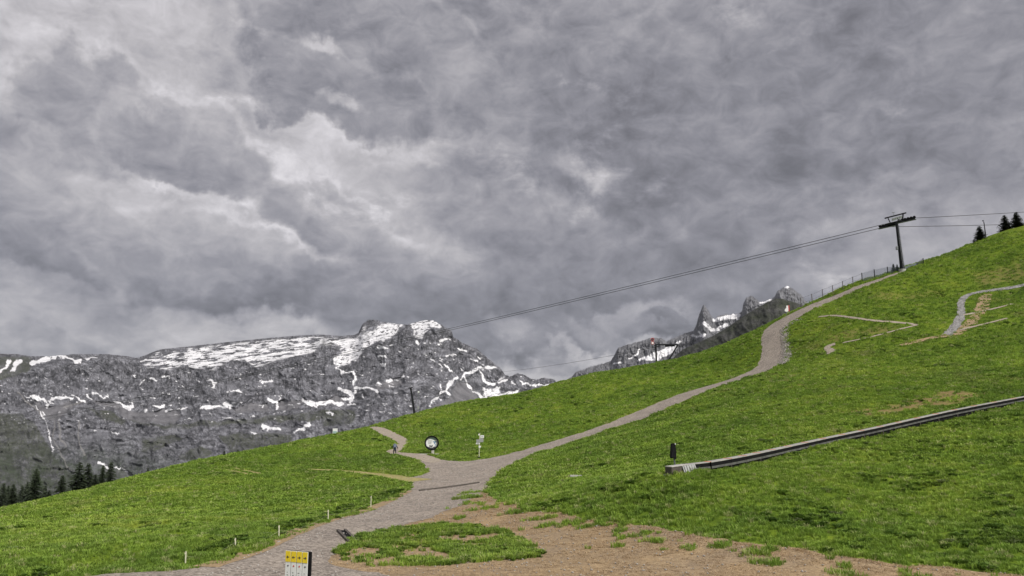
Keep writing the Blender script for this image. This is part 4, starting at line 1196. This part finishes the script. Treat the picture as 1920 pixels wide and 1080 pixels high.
# ------------------------------------------------------------------ round information sign
def round_sign():
    b = hit(812, 851); Y = b[1]
    c = Vector(at(809.5, 830.5, Y)); gz = float(ground(b[0], b[1])[0])
    r = 13.2 / F * Y * 1.0
    e = empty('round_sign', (c.x, Y, gz), R(4)); tag(e, 'large round picture board in a dark ring frame on a short post beside the path', 'sign')
    hc = c.z - gz
    n = 48
    m = MB()
    ring = [[(math.cos(2 * math.pi * k / n) * rr, yy, hc + math.sin(2 * math.pi * k / n) * rr) for k in range(n)] for rr, yy in ((r, .14), (r, -.14), (r * .80, -.14), (r * .80, .14))]
    vs = [[m.b.verts.new(p) for p in rg] for rg in ring]
    for i in range(4):
        A, B = vs[i], vs[(i + 1) % 4]
        for k in range(n):
            m.b.faces.new((A[k], A[(k + 1) % n], B[(k + 1) % n], B[k]))
    m.build('ring_frame', MAT['rubber'], e, 0, False)
    m = MB().prism([(math.cos(2 * math.pi * k / n) * r * .81, .06, hc + math.sin(2 * math.pi * k / n) * r * .81) for k in range(n)], (0, .05, 0))
    brd = m.build('board', MAT['white'], e)
    rr = r * .795
    arc = lambda a0, a1, k=14: [(math.cos(R(a0 + (a1 - a0) * i / k)) * rr, .054, hc + math.sin(R(a0 + (a1 - a0) * i / k)) * rr) for i in range(k + 1)]
    MB().prism([(-.45 * r, .054, hc + .60 * r), (-.1 * r, .054, hc + .52 * r), (.2 * r, .054, hc + .42 * r), (.70 * r, .054, hc + .34 * r)] + arc(27, 126), (0, .004, 0)).build('landscape_print', MAT['teal'], brd)
    MB().prism([(.66 * r, .05, hc - .44 * r), (.3 * r, .05, hc - .52 * r), (.05 * r, .05, hc - .66 * r), (-.25 * r, .05, hc - .62 * r), (-.6 * r, .05, hc - .5 * r)] + arc(219, 327), (0, .006, 0)).build('ground_print', MAT['ink'], brd)
    m = MB()
    for k, (z_, x0, x1) in enumerate(((.34, -.5, .1), (.22, -.52, .05), (.10, -.52, -.05), (0, -.5, .05), (-.1, -.5, -.1))):
        m.box(((x0 + x1) / 2 * r, .052, hc + z_ * r), ((x1 - x0) * r, .006, .045 * r))
    m.build('lettering', MAT['greyprint'], brd)
    m = MB().box((.42 * r, .052, hc + .15 * r), (.55 * r, .006, .11 * r)); m.box((.42 * r, .052, hc - .02 * r), (.16 * r, .006, .2 * r)); m.box((.52 * r, .052, hc - .28 * r), (.14 * r, .006, .16 * r))
    m.build('blue_emblem', MAT['blueprint'], brd)
    m = MB()
    for k in range(7):
        m.box((-.1 * r + (k - 3) * .07 * r, .049, hc - (.38 + .07 * ((k * 5) % 3)) * r), (.08 * r, .006, .2 * r))
    m.build('picture_print', MAT['ink'], brd)
    MB().box((.16 * r, .02, (hc - r) / 2 - .1), (.34, .26, hc - r + .32)).build('post', MAT['palewood'], e, .02)
    MB().box((-.3, -.3, .03), (2.4, .25, .16)).build('base_beam', MAT['palewood'], e, .02)
round_sign()

# ------------------------------------------------------------------ hikers' signpost
def signpost():
    b = hit(898, 857); Y = b[1]; gz = float(ground(b[0], b[1])[0])
    e = empty('signpost', (b[0], Y, gz)); tag(e, 'slim pale signpost with small white and grey panels at the road junction', 'signpost')
    k = Y / F
    h = at(899, 812, Y)[2] - gz
    MB().tube([(0, 0, -.3), (k * 1.2, 0, h)], .05, 8).build('post', MAT['cream'], e)
    z = lambda py: at(899, py, Y)[2] - gz
    def panel(px0, px1, py0, py1, mat, yo, name='panel'):
        o = MB().box((((px0 + px1) / 2 - 898) * k, yo, (z(py0) + z(py1)) / 2), ((px1 - px0) * k, .03, abs(z(py0) - z(py1)))).build(name, MAT[mat], e, .008)
        m = MB()
        for j in range(2):
            m.box((((px0 + px1) / 2 - 898) * k, yo - .018, z(py0 + (py1 - py0) * (.35 + .3 * j))), ((px1 - px0) * k * .6, .004, .05))
        m.build('lettering', MAT['greyprint'], o)
    panel(900.5, 907, 816, 821, 'white', -.07); panel(899.5, 906, 821.4, 829, 'greyprint', -.07)
    panel(893, 900, 824, 829.5, 'greyprint', -.11); panel(892.5, 899.5, 830, 833, 'white', -.07)
    MB().box(((897.6 - 898) * k, -.05, z(815)), (.14, .05, .2)).build('lamp_box', MAT['white'], e, .02)
    MB().prism([((897.3 - 898) * k, -.09, z(835.5)), ((901.5 - 898) * k, -.09, z(836)), ((901.8 - 898) * k, -.09, z(838.6)), ((897.8 - 898) * k, -.09, z(840))], (0, .03, 0)).build('arrow_panel', MAT['white'], e)
    MB().tube([(0, 0, -.1), (0, 0, .16), (0, 0, .22)], [.26, .24, .08], 10).build('footing', MAT['rubber'], e)
signpost()

# ------------------------------------------------------------------ hiker with a backpack
def hiker():
    b = hit(740, 855.5); Y = b[1]; gz = hz(b[0], b[1]) + .03
    e = empty('person', (b[0], Y, gz), R(8)); tag(e, 'person in dark clothes carrying a blue-grey backpack and poles on the path bend', 'person')
    S = (at(740, 833, Y)[2] - gz) / 1.75; e.scale = (S * 1.25, S, S * 1.05)
    J = {'pelvis': (0, 0, .95), 'waist': (0, .02, 1.08), 'chest': (0, .06, 1.32), 'neck': (0, .10, 1.50), 'head': (0, .14, 1.60), 'crown': (0, .15, 1.72),
         'shl': (-.19, .06, 1.42), 'ell': (-.34, .10, 1.18), 'wrl': (-.33, .30, 1.06), 'hnl': (-.32, .36, 1.05), 'shr': (.19, .06, 1.42), 'elr': (.34, .08, 1.18), 'wrr': (.35, .28, 1.04), 'hnr': (.35, .34, 1.03),
         'hpl': (-.10, 0, .90), 'knl': (-.13, .12, .50), 'anl': (-.15, -.04, .09), 'tol': (-.16, .14, .04), 'hpr': (.10, 0, .90), 'knr': (.12, -.02, .49), 'anr': (.14, -.22, .12), 'tor': (.15, -.06, .05)}
    RAD = {'pelvis': (.16, .12), 'waist': (.15, .11), 'chest': (.19, .13), 'neck': (.06, .06), 'head': (.095, .11), 'crown': (.07, .08), 'shl': (.08, .08), 'ell': (.052, .052), 'wrl': (.036, .036), 'hnl': (.04, .025), 'shr': (.08, .08), 'elr': (.052, .052), 'wrr': (.036, .036), 'hnr': (.04, .025),
           'hpl': (.10, .10), 'knl': (.065, .065), 'anl': (.045, .05), 'tol': (.045, .035), 'hpr': (.10, .10), 'knr': (.065, .065), 'anr': (.045, .05), 'tor': (.045, .035)}
    E = [('pelvis', 'waist'), ('waist', 'chest'), ('chest', 'neck'), ('neck', 'head'), ('head', 'crown'), ('chest', 'shl'), ('shl', 'ell'), ('ell', 'wrl'), ('wrl', 'hnl'), ('chest', 'shr'), ('shr', 'elr'), ('elr', 'wrr'), ('wrr', 'hnr'),
         ('pelvis', 'hpl'), ('hpl', 'knl'), ('knl', 'anl'), ('anl', 'tol'), ('pelvis', 'hpr'), ('hpr', 'knr'), ('knr', 'anr'), ('anr', 'tor')]
    K = list(J); me = bpy.data.meshes.new('body')
    me.from_pydata([J[k] for k in K], [(K.index(a), K.index(c)) for a, c in E], [])
    o = link(bpy.data.objects.new('body', me), e)
    me.materials.append(MAT['navy'])
    sk = o.modifiers.new('skin', 'SKIN')
    if not me.skin_vertices:
        bm_ = bmesh.new(); bm_.from_mesh(me); bm_.verts.layers.skin.verify(); bm_.to_mesh(me); bm_.free()
    for i, k in enumerate(K):
        me.skin_vertices[0].data[i].radius = RAD[k]; me.skin_vertices[0].data[i].use_root = (k == 'pelvis')
    sb = o.modifiers.new('sub', 'SUBSURF'); sb.levels = 2; sb.render_levels = 2
    def blob(name, c, r, mat, seg=12):
        bm_ = bmesh.new(); bmesh.ops.create_uvsphere(bm_, u_segments=seg, v_segments=8, radius=1.0)
        for v in bm_.verts: v.co = Vector(c) + Vector((v.co.x * r[0], v.co.y * r[1], v.co.z * r[2]))
        m_ = bpy.data.meshes.new(name); bm_.to_mesh(m_); bm_.free(); m_.materials.append(MAT[mat])
        m_.polygons.foreach_set('use_smooth', np.ones(len(m_.polygons), bool))
        return link(bpy.data.objects.new(name, m_), e)
    pk = MB().box((0, -.17, 1.27), (.40, .26, .52), None, .82).build('backpack', MAT['bluegrey'], e, .05)
    MB().box((0, -.33, 1.16), (.26, .08, .22)).build('pocket', MAT['navy'], pk, .03)
    MB().tube([(-.22, -.17, 1.56), (.22, -.17, 1.56)], .085, 10).build('bedroll', MAT['bluegrey'], pk)
    blob('hat', (0, .13, 1.70), (.115, .125, .075), 'bluegrey'); blob('face', (0, .20, 1.60), (.075, .06, .10), 'skin')
    MB().box((0, -.02, .95), (.36, .28, .20), None, .9).build('shorts', MAT['bluegrey'], e, .05)
    for s in (-1, 1):
        for j in range(4):
            MB().tube([(s * .335 + (j - 1.5) * .018, .36, 1.06), (s * .335 + (j - 1.5) * .019, .41, 1.045), (s * .335 + (j - 1.5) * .018, .40, 1.005)], .009, 6).build('finger', MAT['skin'], e)
        MB().tube([(s * .30, .34, 1.06), (s * .30, .385, 1.07)], .010, 6).build('thumb', MAT['skin'], e)
    MB().tube([(-.33, .38, 1.12), (-.62, .05, 1.75)], .018, 6).build('pole', MAT['rubber'], e)
    MB().tube([(.345, .38, 1.10), (.40, .50, .0)], .012, 6).build('pole', MAT['rubber'], e)
hiker()

# ------------------------------------------------------------------ covered ski conveyor on the right slope
def conveyor():
    base = [(1262, 893), (1300, 889), (1350, 882), (1420, 866), (1480, 852), (1540, 838), (1600, 825), (1700, 802), (1800, 779), (1920, 756), (2000, 741)]
    C = np.array([hit(*p)[:2] for p in base])
    C = np.array(chaikin(C, 3, False))
    L = np.concatenate([[0], np.cumsum(np.linalg.norm(np.diff(C, axis=0), axis=1))])
    f = lambda s: (np.interp(s, L, C[:, 0]), np.interp(s, L, C[:, 1]))
    e = empty('conveyor', (C[0][0], C[0][1], hz(*C[0]))); o = Vector(e.location)
    tag(e, 'long dark raised ski conveyor with pale top boards running up the right slope', 'conveyor')
    step = 2.6; n = int(L[-1] / step)
    HT, WD = .60, .56
    P = []
    for i in range(n + 1):
        x, y = f(min(i * step, L[-1])); P.append(Vector((x, y, hz(x, y))) - o)
    zs = [p.z for p in P]
    for i in range(1, n): P[i].z = (zs[i - 1] + 2 * zs[i] + zs[i + 1]) / 4
    up = Vector((0, 0, 1))
    for i in range(n):
        a, b = P[i], P[i + 1]; d = (b - a).normalized(); nn = d.cross(up).normalized()
        if nn.y > 0: nn = -nn                                # towards the viewer
        g = d * .012
        if i == 0: a = a + d * .9
        MB().bar(a + g + up * (HT * .50) + nn * WD / 2, b - g + up * (HT * .50) + nn * WD / 2, .05, HT * .22).build('side_panel', MAT['greypanel'], e, .006)
        MB().bar(a + g + up * (HT * .81) + nn * (WD / 2 - .05), b - g + up * (HT * .81) + nn * (WD / 2 - .05), .07, HT * .38).build('side_rail', MAT['rubber'], e, .006)
        MB().bar(a + g + up * (HT * .18) + nn * (WD / 2 - .09), b - g + up * (HT * .18) + nn * (WD / 2 - .09), .05, HT * .5).build('shade_skirt', MAT['rubber'], e)  # black lower band, with the shadow under the side put into its colour
        MB().bar(a + g + up * (HT * .80) - nn * WD / 2, b - g + up * (HT * .80) - nn * WD / 2, .07, HT * .55).build('rear_panel', MAT['greypanel'], e)
        MB().bar(a + g + up * (HT * 1.03), b - g + up * (HT * 1.03), WD, .05).build('top_board', MAT['greyplank'], e, .008)
        MB().bar(b - d * .10 + up * (HT * 1.03 + .03), b + d * .10 + up * (HT * 1.03 + .03), WD * .98, .022).build('joint_strip', MAT['orange'], e)
        MB().box(b + up * (HT * .2) + nn * (WD / 2 + .0), (.06, .06, HT * .75)).build('leg', MAT['timber'], e)
    d = (P[1] - P[0]).normalized(); nn = d.cross(up).normalized()
    if nn.y > 0: nn = -nn
    a = P[0]
    M = Matrix((d, -nn, up)).transposed()
    bx = MB().box(a + d * .25 + up * .33, (1.15, WD + .16, .46), M).build('end_housing', MAT['timber'], e, .02)
    MB().bar(a - d * .33 + up * .60 - nn * 0, a + d * .95 + up * .62, WD + .22, .05).build('housing_lid', MAT['palewood'], bx, .01)
    # sloping grating plate at the boarding end
    c0 = a + d * .45 + nn * (WD / 2 + .09); c1 = a + d * 1.35 + nn * (WD / 2 + .09)
    MB().prism([c0 + up * .60, c1 + up * .66, c1 + up * .26 + nn * .22, c0 + up * .20 + nn * .22], nn * -.03).build('tread_plate', MAT['greyprint'], bx)
    for k in range(5):
        t = (k + .5) / 5
        q0 = c0 + (c1 - c0) * t
        MB().bar(q0 + up * .62 + nn * .01, q0 + up * .24 + nn * .24, .02, .02).build('tread_rib', MAT['timber'], bx)
    MB().box(a - d * .1 + up * .07, (.8, WD, .16), M).build('footing', MAT['concrete'], e)
    return a + o
conv = conveyor()
def control_post():
    b = hit(1266, 882); x, y = b[0], b[1] + .35; gz = hz(x, y); k = y / F
    e = empty('control_post', (x, y, gz)); tag(e, 'slim steel post wrapped in a black cover above the lower conveyor end', 'post')
    zt = at(1262, 831, y)[2] - gz
    MB().tube([(.08, 0, -.2), (-.02, 0, zt * .96)], .055, 10).build('post', MAT['steel'], e)
    w = 5.2 * k
    m = MB(); z0, z1 = zt * .42, zt
    m.prism([(-w * 1.3, -.12, z0 + .05), (-w * .9, -.13, z0 + .02), (-w * .2, -.15, z0 + .06), (w * .55, -.12, z0 - .05), (w * .95, -.08, z0), (w * .9, -.1, z0 + .5), (w * .75, -.1, z1 - .12), (w * .2, -.12, z1), (-w * .8, -.12, z1 - .02), (-w * 1.0, -.12, z1 - .3)], (0, .25, 0))
    cv = m.build('cover', MAT['rubber'], e, .03)
    MB().prism([(-w * .3, -.16, z0 + .55), (-w * .95, -.16, z0 + .12), (-w * .2, -.17, z0 + .10)], (0, .02, 0)).build('fold', MAT['darksteel'], cv)
    MB().box((w * .6, -.12, z1 - .05), (.07, .06, .07)).build('lamp', MAT['white'], e, .01)
control_post()
def slab():
    b = hit(1080, 898)
    e = empty('stone_slab', (b[0], b[1], float(ground(b[0], b[1])[0]))); tag(e, 'flat pale concrete slab lying in the grass right of the junction', 'slab')
    MB().box((0, 0, .12), (.95, .45, .14)).build('lid', MAT['concrete'], e, .02); MB().box((0, 0, -.05), (.85, .38, .22)).build('base', MAT['concrete'], e, .01)
slab()

# ------------------------------------------------------------------ lift pylon
PY_ = hit(1692, 507); PYY = PY_[1]; PZ = hz(PY_[0], PYY)
def pylon():
    e = empty('lift_pylon', (PY_[0], PYY, PZ)); o = Vector(e.location)
    tag(e, 'tall dark steel lift pylon with crossarm and sheaves on the right crest', 'pylon')
    hd = Vector(at(1681, 417, PYY)) - o
    MB().tube([(0, 0, -1.0), (0, 0, .9), hd * .12, hd * .55, hd], [.50, .48, .42, .34, .27], 16).build('shaft', MAT['darksteel'], e, 0, True)
    MB().tube([(0, 0, -.8), (0, 0, .25), (0, 0, .28)], [.75, .72, .6], 16).build('footing', MAT['concrete'], e)
    pL = Vector(at(1662, 421.5, PYY + 2)) - o; pR = Vector(at(1702, 411.5, PYY - 2)) - o
    MB().bar(pL, pR, .34, .42).build('crossarm', MAT['darksteel'], e, .03)
    def sheaves(c, dirv, label):
        d = Vector(dirv).normalized()
        b = MB().bar(c - d * 1.7, c + d * 1.7, .22, .34).build('sheave_beam', MAT['darksteel'], e, .02)
        for k in range(6):
            p = c + d * (-1.55 + .62 * k) + Vector((0, 0, .30)); s = d.cross(Vector((0, 0, 1))).normalized() * .09
            MB().tube([p - s, p + s], .30, 14).build('sheave', MAT['rubber'], b)
        MB().bar(c - d * 1.9 + Vector((0, 0, -.25)), c + d * 1.9 + Vector((0, 0, -.25)), .5, .06).build('catwalk', MAT['steel'], b)
    sl_ = Vector(at(1664, 424, PYY + 2)) - o; sr_ = Vector(at(1700, 413, PYY - 2)) - o
    rope_dir = Vector(at(1640, 430, PYY + 4)) - Vector(at(1690, 419, PYY))
    sheaves(sl_, rope_dir, 'l'); sheaves(sr_, rope_dir, 'r')
    # maintenance gantry above the arm
    gL = Vector(at(1659, 409.3, PYY + 2)) - o; gR = Vector(at(1699, 399, PYY - 2)) - o
    MB().bar(gL, gR, .22, .24).build('gantry_beam', MAT['darksteel'], e, .01)
    for t in (.14, .86):
        MB().bar(gL.lerp(gR, t), pL.lerp(pR, .08 + .8 * t) + Vector((0, 0, .2)), .2).build('gantry_post', MAT['darksteel'], e)
    pn = MB().bar(gL.lerp(gR, .3) - Vector((0, .1, .75)), gL.lerp(gR, .78) - Vector((0, .1, .62)), .05, .55).build('number_panel', MAT['white'], e)
    mm = MB()
    for k in range(4):
        q0 = gL.lerp(gR, .36 + .11 * k) - Vector((0, .16, .72))
        mm.box(q0, (.22, .02, .32))
    mm.build('panel_print', MAT['bluegrey'], pn)
    MB().tube([gL.lerp(gR, .42), gL.lerp(gR, .42) + Vector((0, 0, .75))], .03, 6).build('wind_mast', MAT['steel'], e)
    MB().box(gL.lerp(gR, .42) + Vector((0, 0, .8)), (.55, .1, .12)).build('wind_vane', MAT['steel'], e)
    bp = hd * .46
    MB().box(bp + Vector((-.62, -.1, 0)), (.42, .4, .75)).build('control_box', MAT['steel'], e, .03)
    for s in (-.16, .16):
        MB().tube([Vector((s - .0, -.82, .3)), Vector((s, -.5, 0)) + hd * .93], .03, 5).build('ladder_rail', MAT['steel'], e)
    for k in range(22):
        t = .05 + .04 * k
        c = Vector((0, -.82, .3)).lerp(Vector((0, -.5, 0)) + hd * .93, t)
        MB().tube([c - Vector((.16, 0, 0)), c + Vector((.16, 0, 0))], .02, 5).build('ladder_rung', MAT['steel'], e)
    return o + sl_, o + sr_
SL, SR = pylon()
def rope(pts, r, name, label, sag=0.0):
    P = []
    for (a, b, sg) in pts:
        a, b = Vector(a), Vector(b)
        for i in range(24):
            t = i / 24; p = a.lerp(b, t); p.z -= 4 * sg * t * (1 - t); P.append(p)
    P.append(Vector(pts[-1][1]))
    return tag(MB().tube(P, r, 6).build(name, MAT['cable'], None, 0, True), label, 'cable')
RA = Vector(at(1662, 425.0, PYY + 2)); RB = Vector(at(1702, 409.5, PYY - 2))
rope([(at(-160, 834, 430), RA, 2.2), (RA, at(2100, 412, PYY + 45), .35)], .06, 'lift_cable', 'lower of the two long lift cables running through the left sheaves of the pylon')
rope([(at(-160, 826, 437), RB, 3.0), (RB, at(2100, 385, PYY + 45), .2)], .06, 'lift_cable', 'upper of the two long lift cables running through the right sheaves of the pylon')

# ------------------------------------------------------------------ crest structures
def crest_point(px, py):
    x, y, z = hit(px, py); return x, y, float(ground(x, y)[0])
def gantry():
    x, y, z = crest_point(1231, 680); k = y / F
    e = empty('lift_gantry', (x, y, z)); o = Vector(e.location)
    tag(e, 'small black steel tow-lift gantry with slanting right leg on the middle crest', 'gantry')
    p = lambda px, py, dy=0: Vector(at(px, py, y + dy)) - o
    MB().bar(p(1231, 685), p(1229.5, 647), .34).build('post', MAT['darksteel'], e, .02)
    MB().bar(p(1228.5, 646), p(1272, 646), .30, .26).build('beam', MAT['darksteel'], e, .02)
    MB().bar(p(1271, 646.5), p(1254, 675), .32).build('brace', MAT['darksteel'], e, .02)
    MB().bar(p(1247, 648.5, -.2), p(1265, 648, -.2), .4, .34).build('sheave_block', MAT['rubber'], e, .02)
    MB().bar(p(1223, 651, -.2), p(1234, 650.2, -.2), .2, .22).build('arm', MAT['darksteel'], e)
    MB().bar(p(1226, 647.8, -.2), p(1230, 647.5, -.2), .2, .2).build('arm', MAT['darksteel'], e)
    rope([(at(930, 698.5, y + 60), Vector(at(1248, 646.5, y)), .6)], .03, 'tow_cable', 'thin tow cable sagging left from the small black gantry')
    x2, y2, z2 = crest_point(1225.5, 681)
    s = empty('warning_sign', (x2, y2 + .6, z2)); tag(s, 'thin pole with red and white warning disc left of the black gantry', 'sign')
    t = Vector(at(1225, 633, y2)).z - z2
    MB().tube([(0, 0, -.3), (0, 0, t)], .05, 6).build('pole', MAT['steel'], s)
    for zz, r_ in ((-.35, .38), (-1.15, .34)):
        MB().tube([(0, -.06, t + zz), (0, -.10, t + zz)], r_, 16).build('disc', MAT['red'], s)
        MB().tube([(0, -.11, t + zz), (0, -.13, t + zz)], r_ * .72, 16).build('disc_face', MAT['white'] if zz < -1 else MAT['ink'], s)
gantry()
def lean_pole():
    x, y, z = crest_point(778, 777)
    e = empty('lift_mast', (x, y, z)); o = Vector(e.location); tag(e, 'dark leaning mast with a short crosshead on the crest before the massif', 'mast')
    t = Vector(at(770, 727.5, y)) - o
    MB().tube([(0, 0, -.5), t * .5, t], [.24, .21, .17], 10).build('post', MAT['darksteel'], e)
    MB().bar(t + Vector((-.42, 0, -.02)), t + Vector((.42, 0, .1)), .16, .18).build('crosshead', MAT['darksteel'], e)
    MB().box(t + Vector((.1, -.1, -.25)), (.3, .2, .3)).build('sheave_block', MAT['rubber'], e)
    x, y, z = crest_point(784, 775)
    e = empty('lamp_mast', (x, y, z)); tag(e, 'thin grey mast with a small white head right of the leaning mast', 'mast')
    h = Vector(at(784, 736, y)).z - z
    MB().tube([(0, 0, -.5), (0, 0, h)], .045, 6).build('post', MAT['steel'], e)
    MB().box((0, 0, h + .1), (.3, .3, .3)).build('head', MAT['white'], e, .04); MB().box((0, -.05, h * .28), (.34, .28, .6)).build('cabinet', MAT['greyprint'], e, .03)
lean_pole()
def small_signs():
    x, y, z = crest_point(628, 815)
    y2 = y + 5; x2 = x * y2 / y; z2 = float(ground(x2, y2)[0])
    e = empty('notice_board', (x2, y2, z2)); tag(e, 'small white and pale blue notice board peeking over the left meadow crest', 'sign')
    zt = at(628, 803.5, y2)[2] - z2; w = 9 * y2 / F
    b = MB().box((0, 0, zt - .45), (w, .06, .9)).build('board', MAT['white'], e, .03)
    MB().box((0, -.04, zt - .65), (w * .8, .01, .35)).build('print', MAT['teal'], b)
    for s in (-1, 1): MB().box((s * w * .38, .06, zt / 2 - .3), (.08, .08, zt + .3)).build('leg', MAT['timber'], e)
    x, y, z = crest_point(1480, 590)
    e = empty('piste_sign', (x, y + .8, float(ground(x, y + .8)[0]))); tag(e, 'white and red piste board standing by the upper road bend', 'sign')
    k = y / F; h = at(1480, 572, y)[2] - e.location.z
    b = MB().prism([(-5.5 * k, 0, h * .38), (-1.5 * k, 0, h * .30), (1.4 * k, 0, h * .42), (1.4 * k, 0, h), (-2.2 * k, 0, h), (-2.2 * k, 0, h * .78), (-5.5 * k, 0, h * .55)], (0, .06, 0)).build('board', MAT['white'], e)
    MB().box((2.4 * k, 0, h * .7), (1.8 * k, .07, h * .66)).build('red_panel', MAT['red'], e)
    for s in (-2.5, 2.2): MB().box((s * k, .1, h * .3), (.07, .07, h * .9)).build('leg', MAT['steel'], e)
    x, y, z = crest_point(1849, 446)
    y2 = y + 6; x2 = x * y2 / y; z2 = float(ground(x2, y2)[0])
    e = empty('thin_mast', (x2, y2, z2)); tag(e, 'thin mast with a small instrument head rising behind the crest spruce', 'mast')
    h = at(1849, 416, y2)[2] - z2
    MB().tube([(0, 0, -.4), (-.15, 0, h)], [.13, .09], 8).build('post', MAT['darksteel'], e); MB().box((-.32, 0, h + .25), (.35, .2, .2)).build('head', MAT['darksteel'], e, .03); MB().tube([(-.15, 0, h), (-.3, 0, h + .25)], .03, 5).build('bracket', MAT['darksteel'], e)
small_signs()
def wire_fence():
    ps = [(1504, 577, 558), (1525, 569, 551), (1545, 560, 542), (1564, 551, 535), (1583, 543.5, 527), (1602, 535, 519)]
    x, y, z = crest_point(*ps[0][:2])
    e = empty('wire_fence', (x, y, z)); o = Vector(e.location); tag(e, 'thin post and wire fence along the upper road behind the crest', 'fence')
    tp = []
    for px, pb, pt in ps + [(1620, 529, 512)]:
        x, y, z = crest_point(px, pb); y += .6; z = float(ground(x, y)[0])
        t = at(px, pt, y)[2]
        if px < 1620: MB().tube([Vector((x, y, z - .3)) - o, Vector((x, y, t)) - o], .075, 7).build('post', MAT['timber'], e)
        tp.append((Vector((x, y, z)) - o, Vector((x, y, t)) - o))
    for f in (.45, .95):
        for (a, b), (c, d) in zip(tp, tp[1:]):
            MB().tube([a.lerp(b, f), a.lerp(b, f).lerp(c.lerp(d, f), .5) - Vector((0, 0, .06)), c.lerp(d, f)], .018, 4).build('wire', MAT['cable'], e)
wire_fence()
def net_fence():
    ps = [(1620, 528.5, 512.5), (1643.5, 521, 506), (1668, 513, 501), (1700, 506, 500.5), (1722, 497.5, 493), (1735.5, 496, 485)]
    x, y, z = crest_point(1620, 529)
    e = empty('safety_net', (x, y, z)); o = Vector(e.location); tag(e, 'dark sagging safety net fence below and beside the lift pylon', 'fence')
    tp = []
    for px, pb, pt in ps:
        x, y, z = crest_point(px, pb); y += .8; z = float(ground(x, y)[0])
        tp.append((Vector((x, y, z)) - o, Vector((x, y, at(px, pt, y)[2])) - o))
    for i in (0, 1, 2, 5):
        MB().tube([tp[i][0] - Vector((0, 0, .3)), tp[i][1] + Vector((0, 0, .1))], .09, 7).build('post', MAT['darksteel'], e)
    m = MB()
    for (a, b), (c, d) in zip(tp, tp[1:]):
        L = (c - a).length; n = max(6, int(L / .16))
        for i in range(n):
            t = i / n
            m.bar(a.lerp(c, t) + Vector((0, 0, .05)), b.lerp(d, t), .028, .028)
        for j in range(11):
            f = .03 + .097 * j
            m.bar(a.lerp(b, f), c.lerp(d, f), .028, .028)
    o2 = m.build('netting', MAT['net'], e); o2['kind'] = 'stuff'
net_fence()

# ------------------------------------------------------------------ air
def haze():
    m = bpy.data.materials.new('mountain_air'); m.use_nodes = True
    t = m.node_tree; t.nodes.clear(); q = NT(t)
    v = q.n('ShaderNodeVolumePrincipled'); o = q.n('ShaderNodeOutputMaterial')
    v.inputs['Color'].default_value = (.80, .84, .92, 1); v.inputs['Density'].default_value = 2.0e-5; v.inputs['Anisotropy'].default_value = .2
    t.links.new(v.outputs[0], o.inputs['Volume'])
    b = MB().box((0, 0, 650), (19600, 19600, 2300)).build('haze', m)
    tag(b, 'thin mountain haze', None, None, 'stuff')
haze()
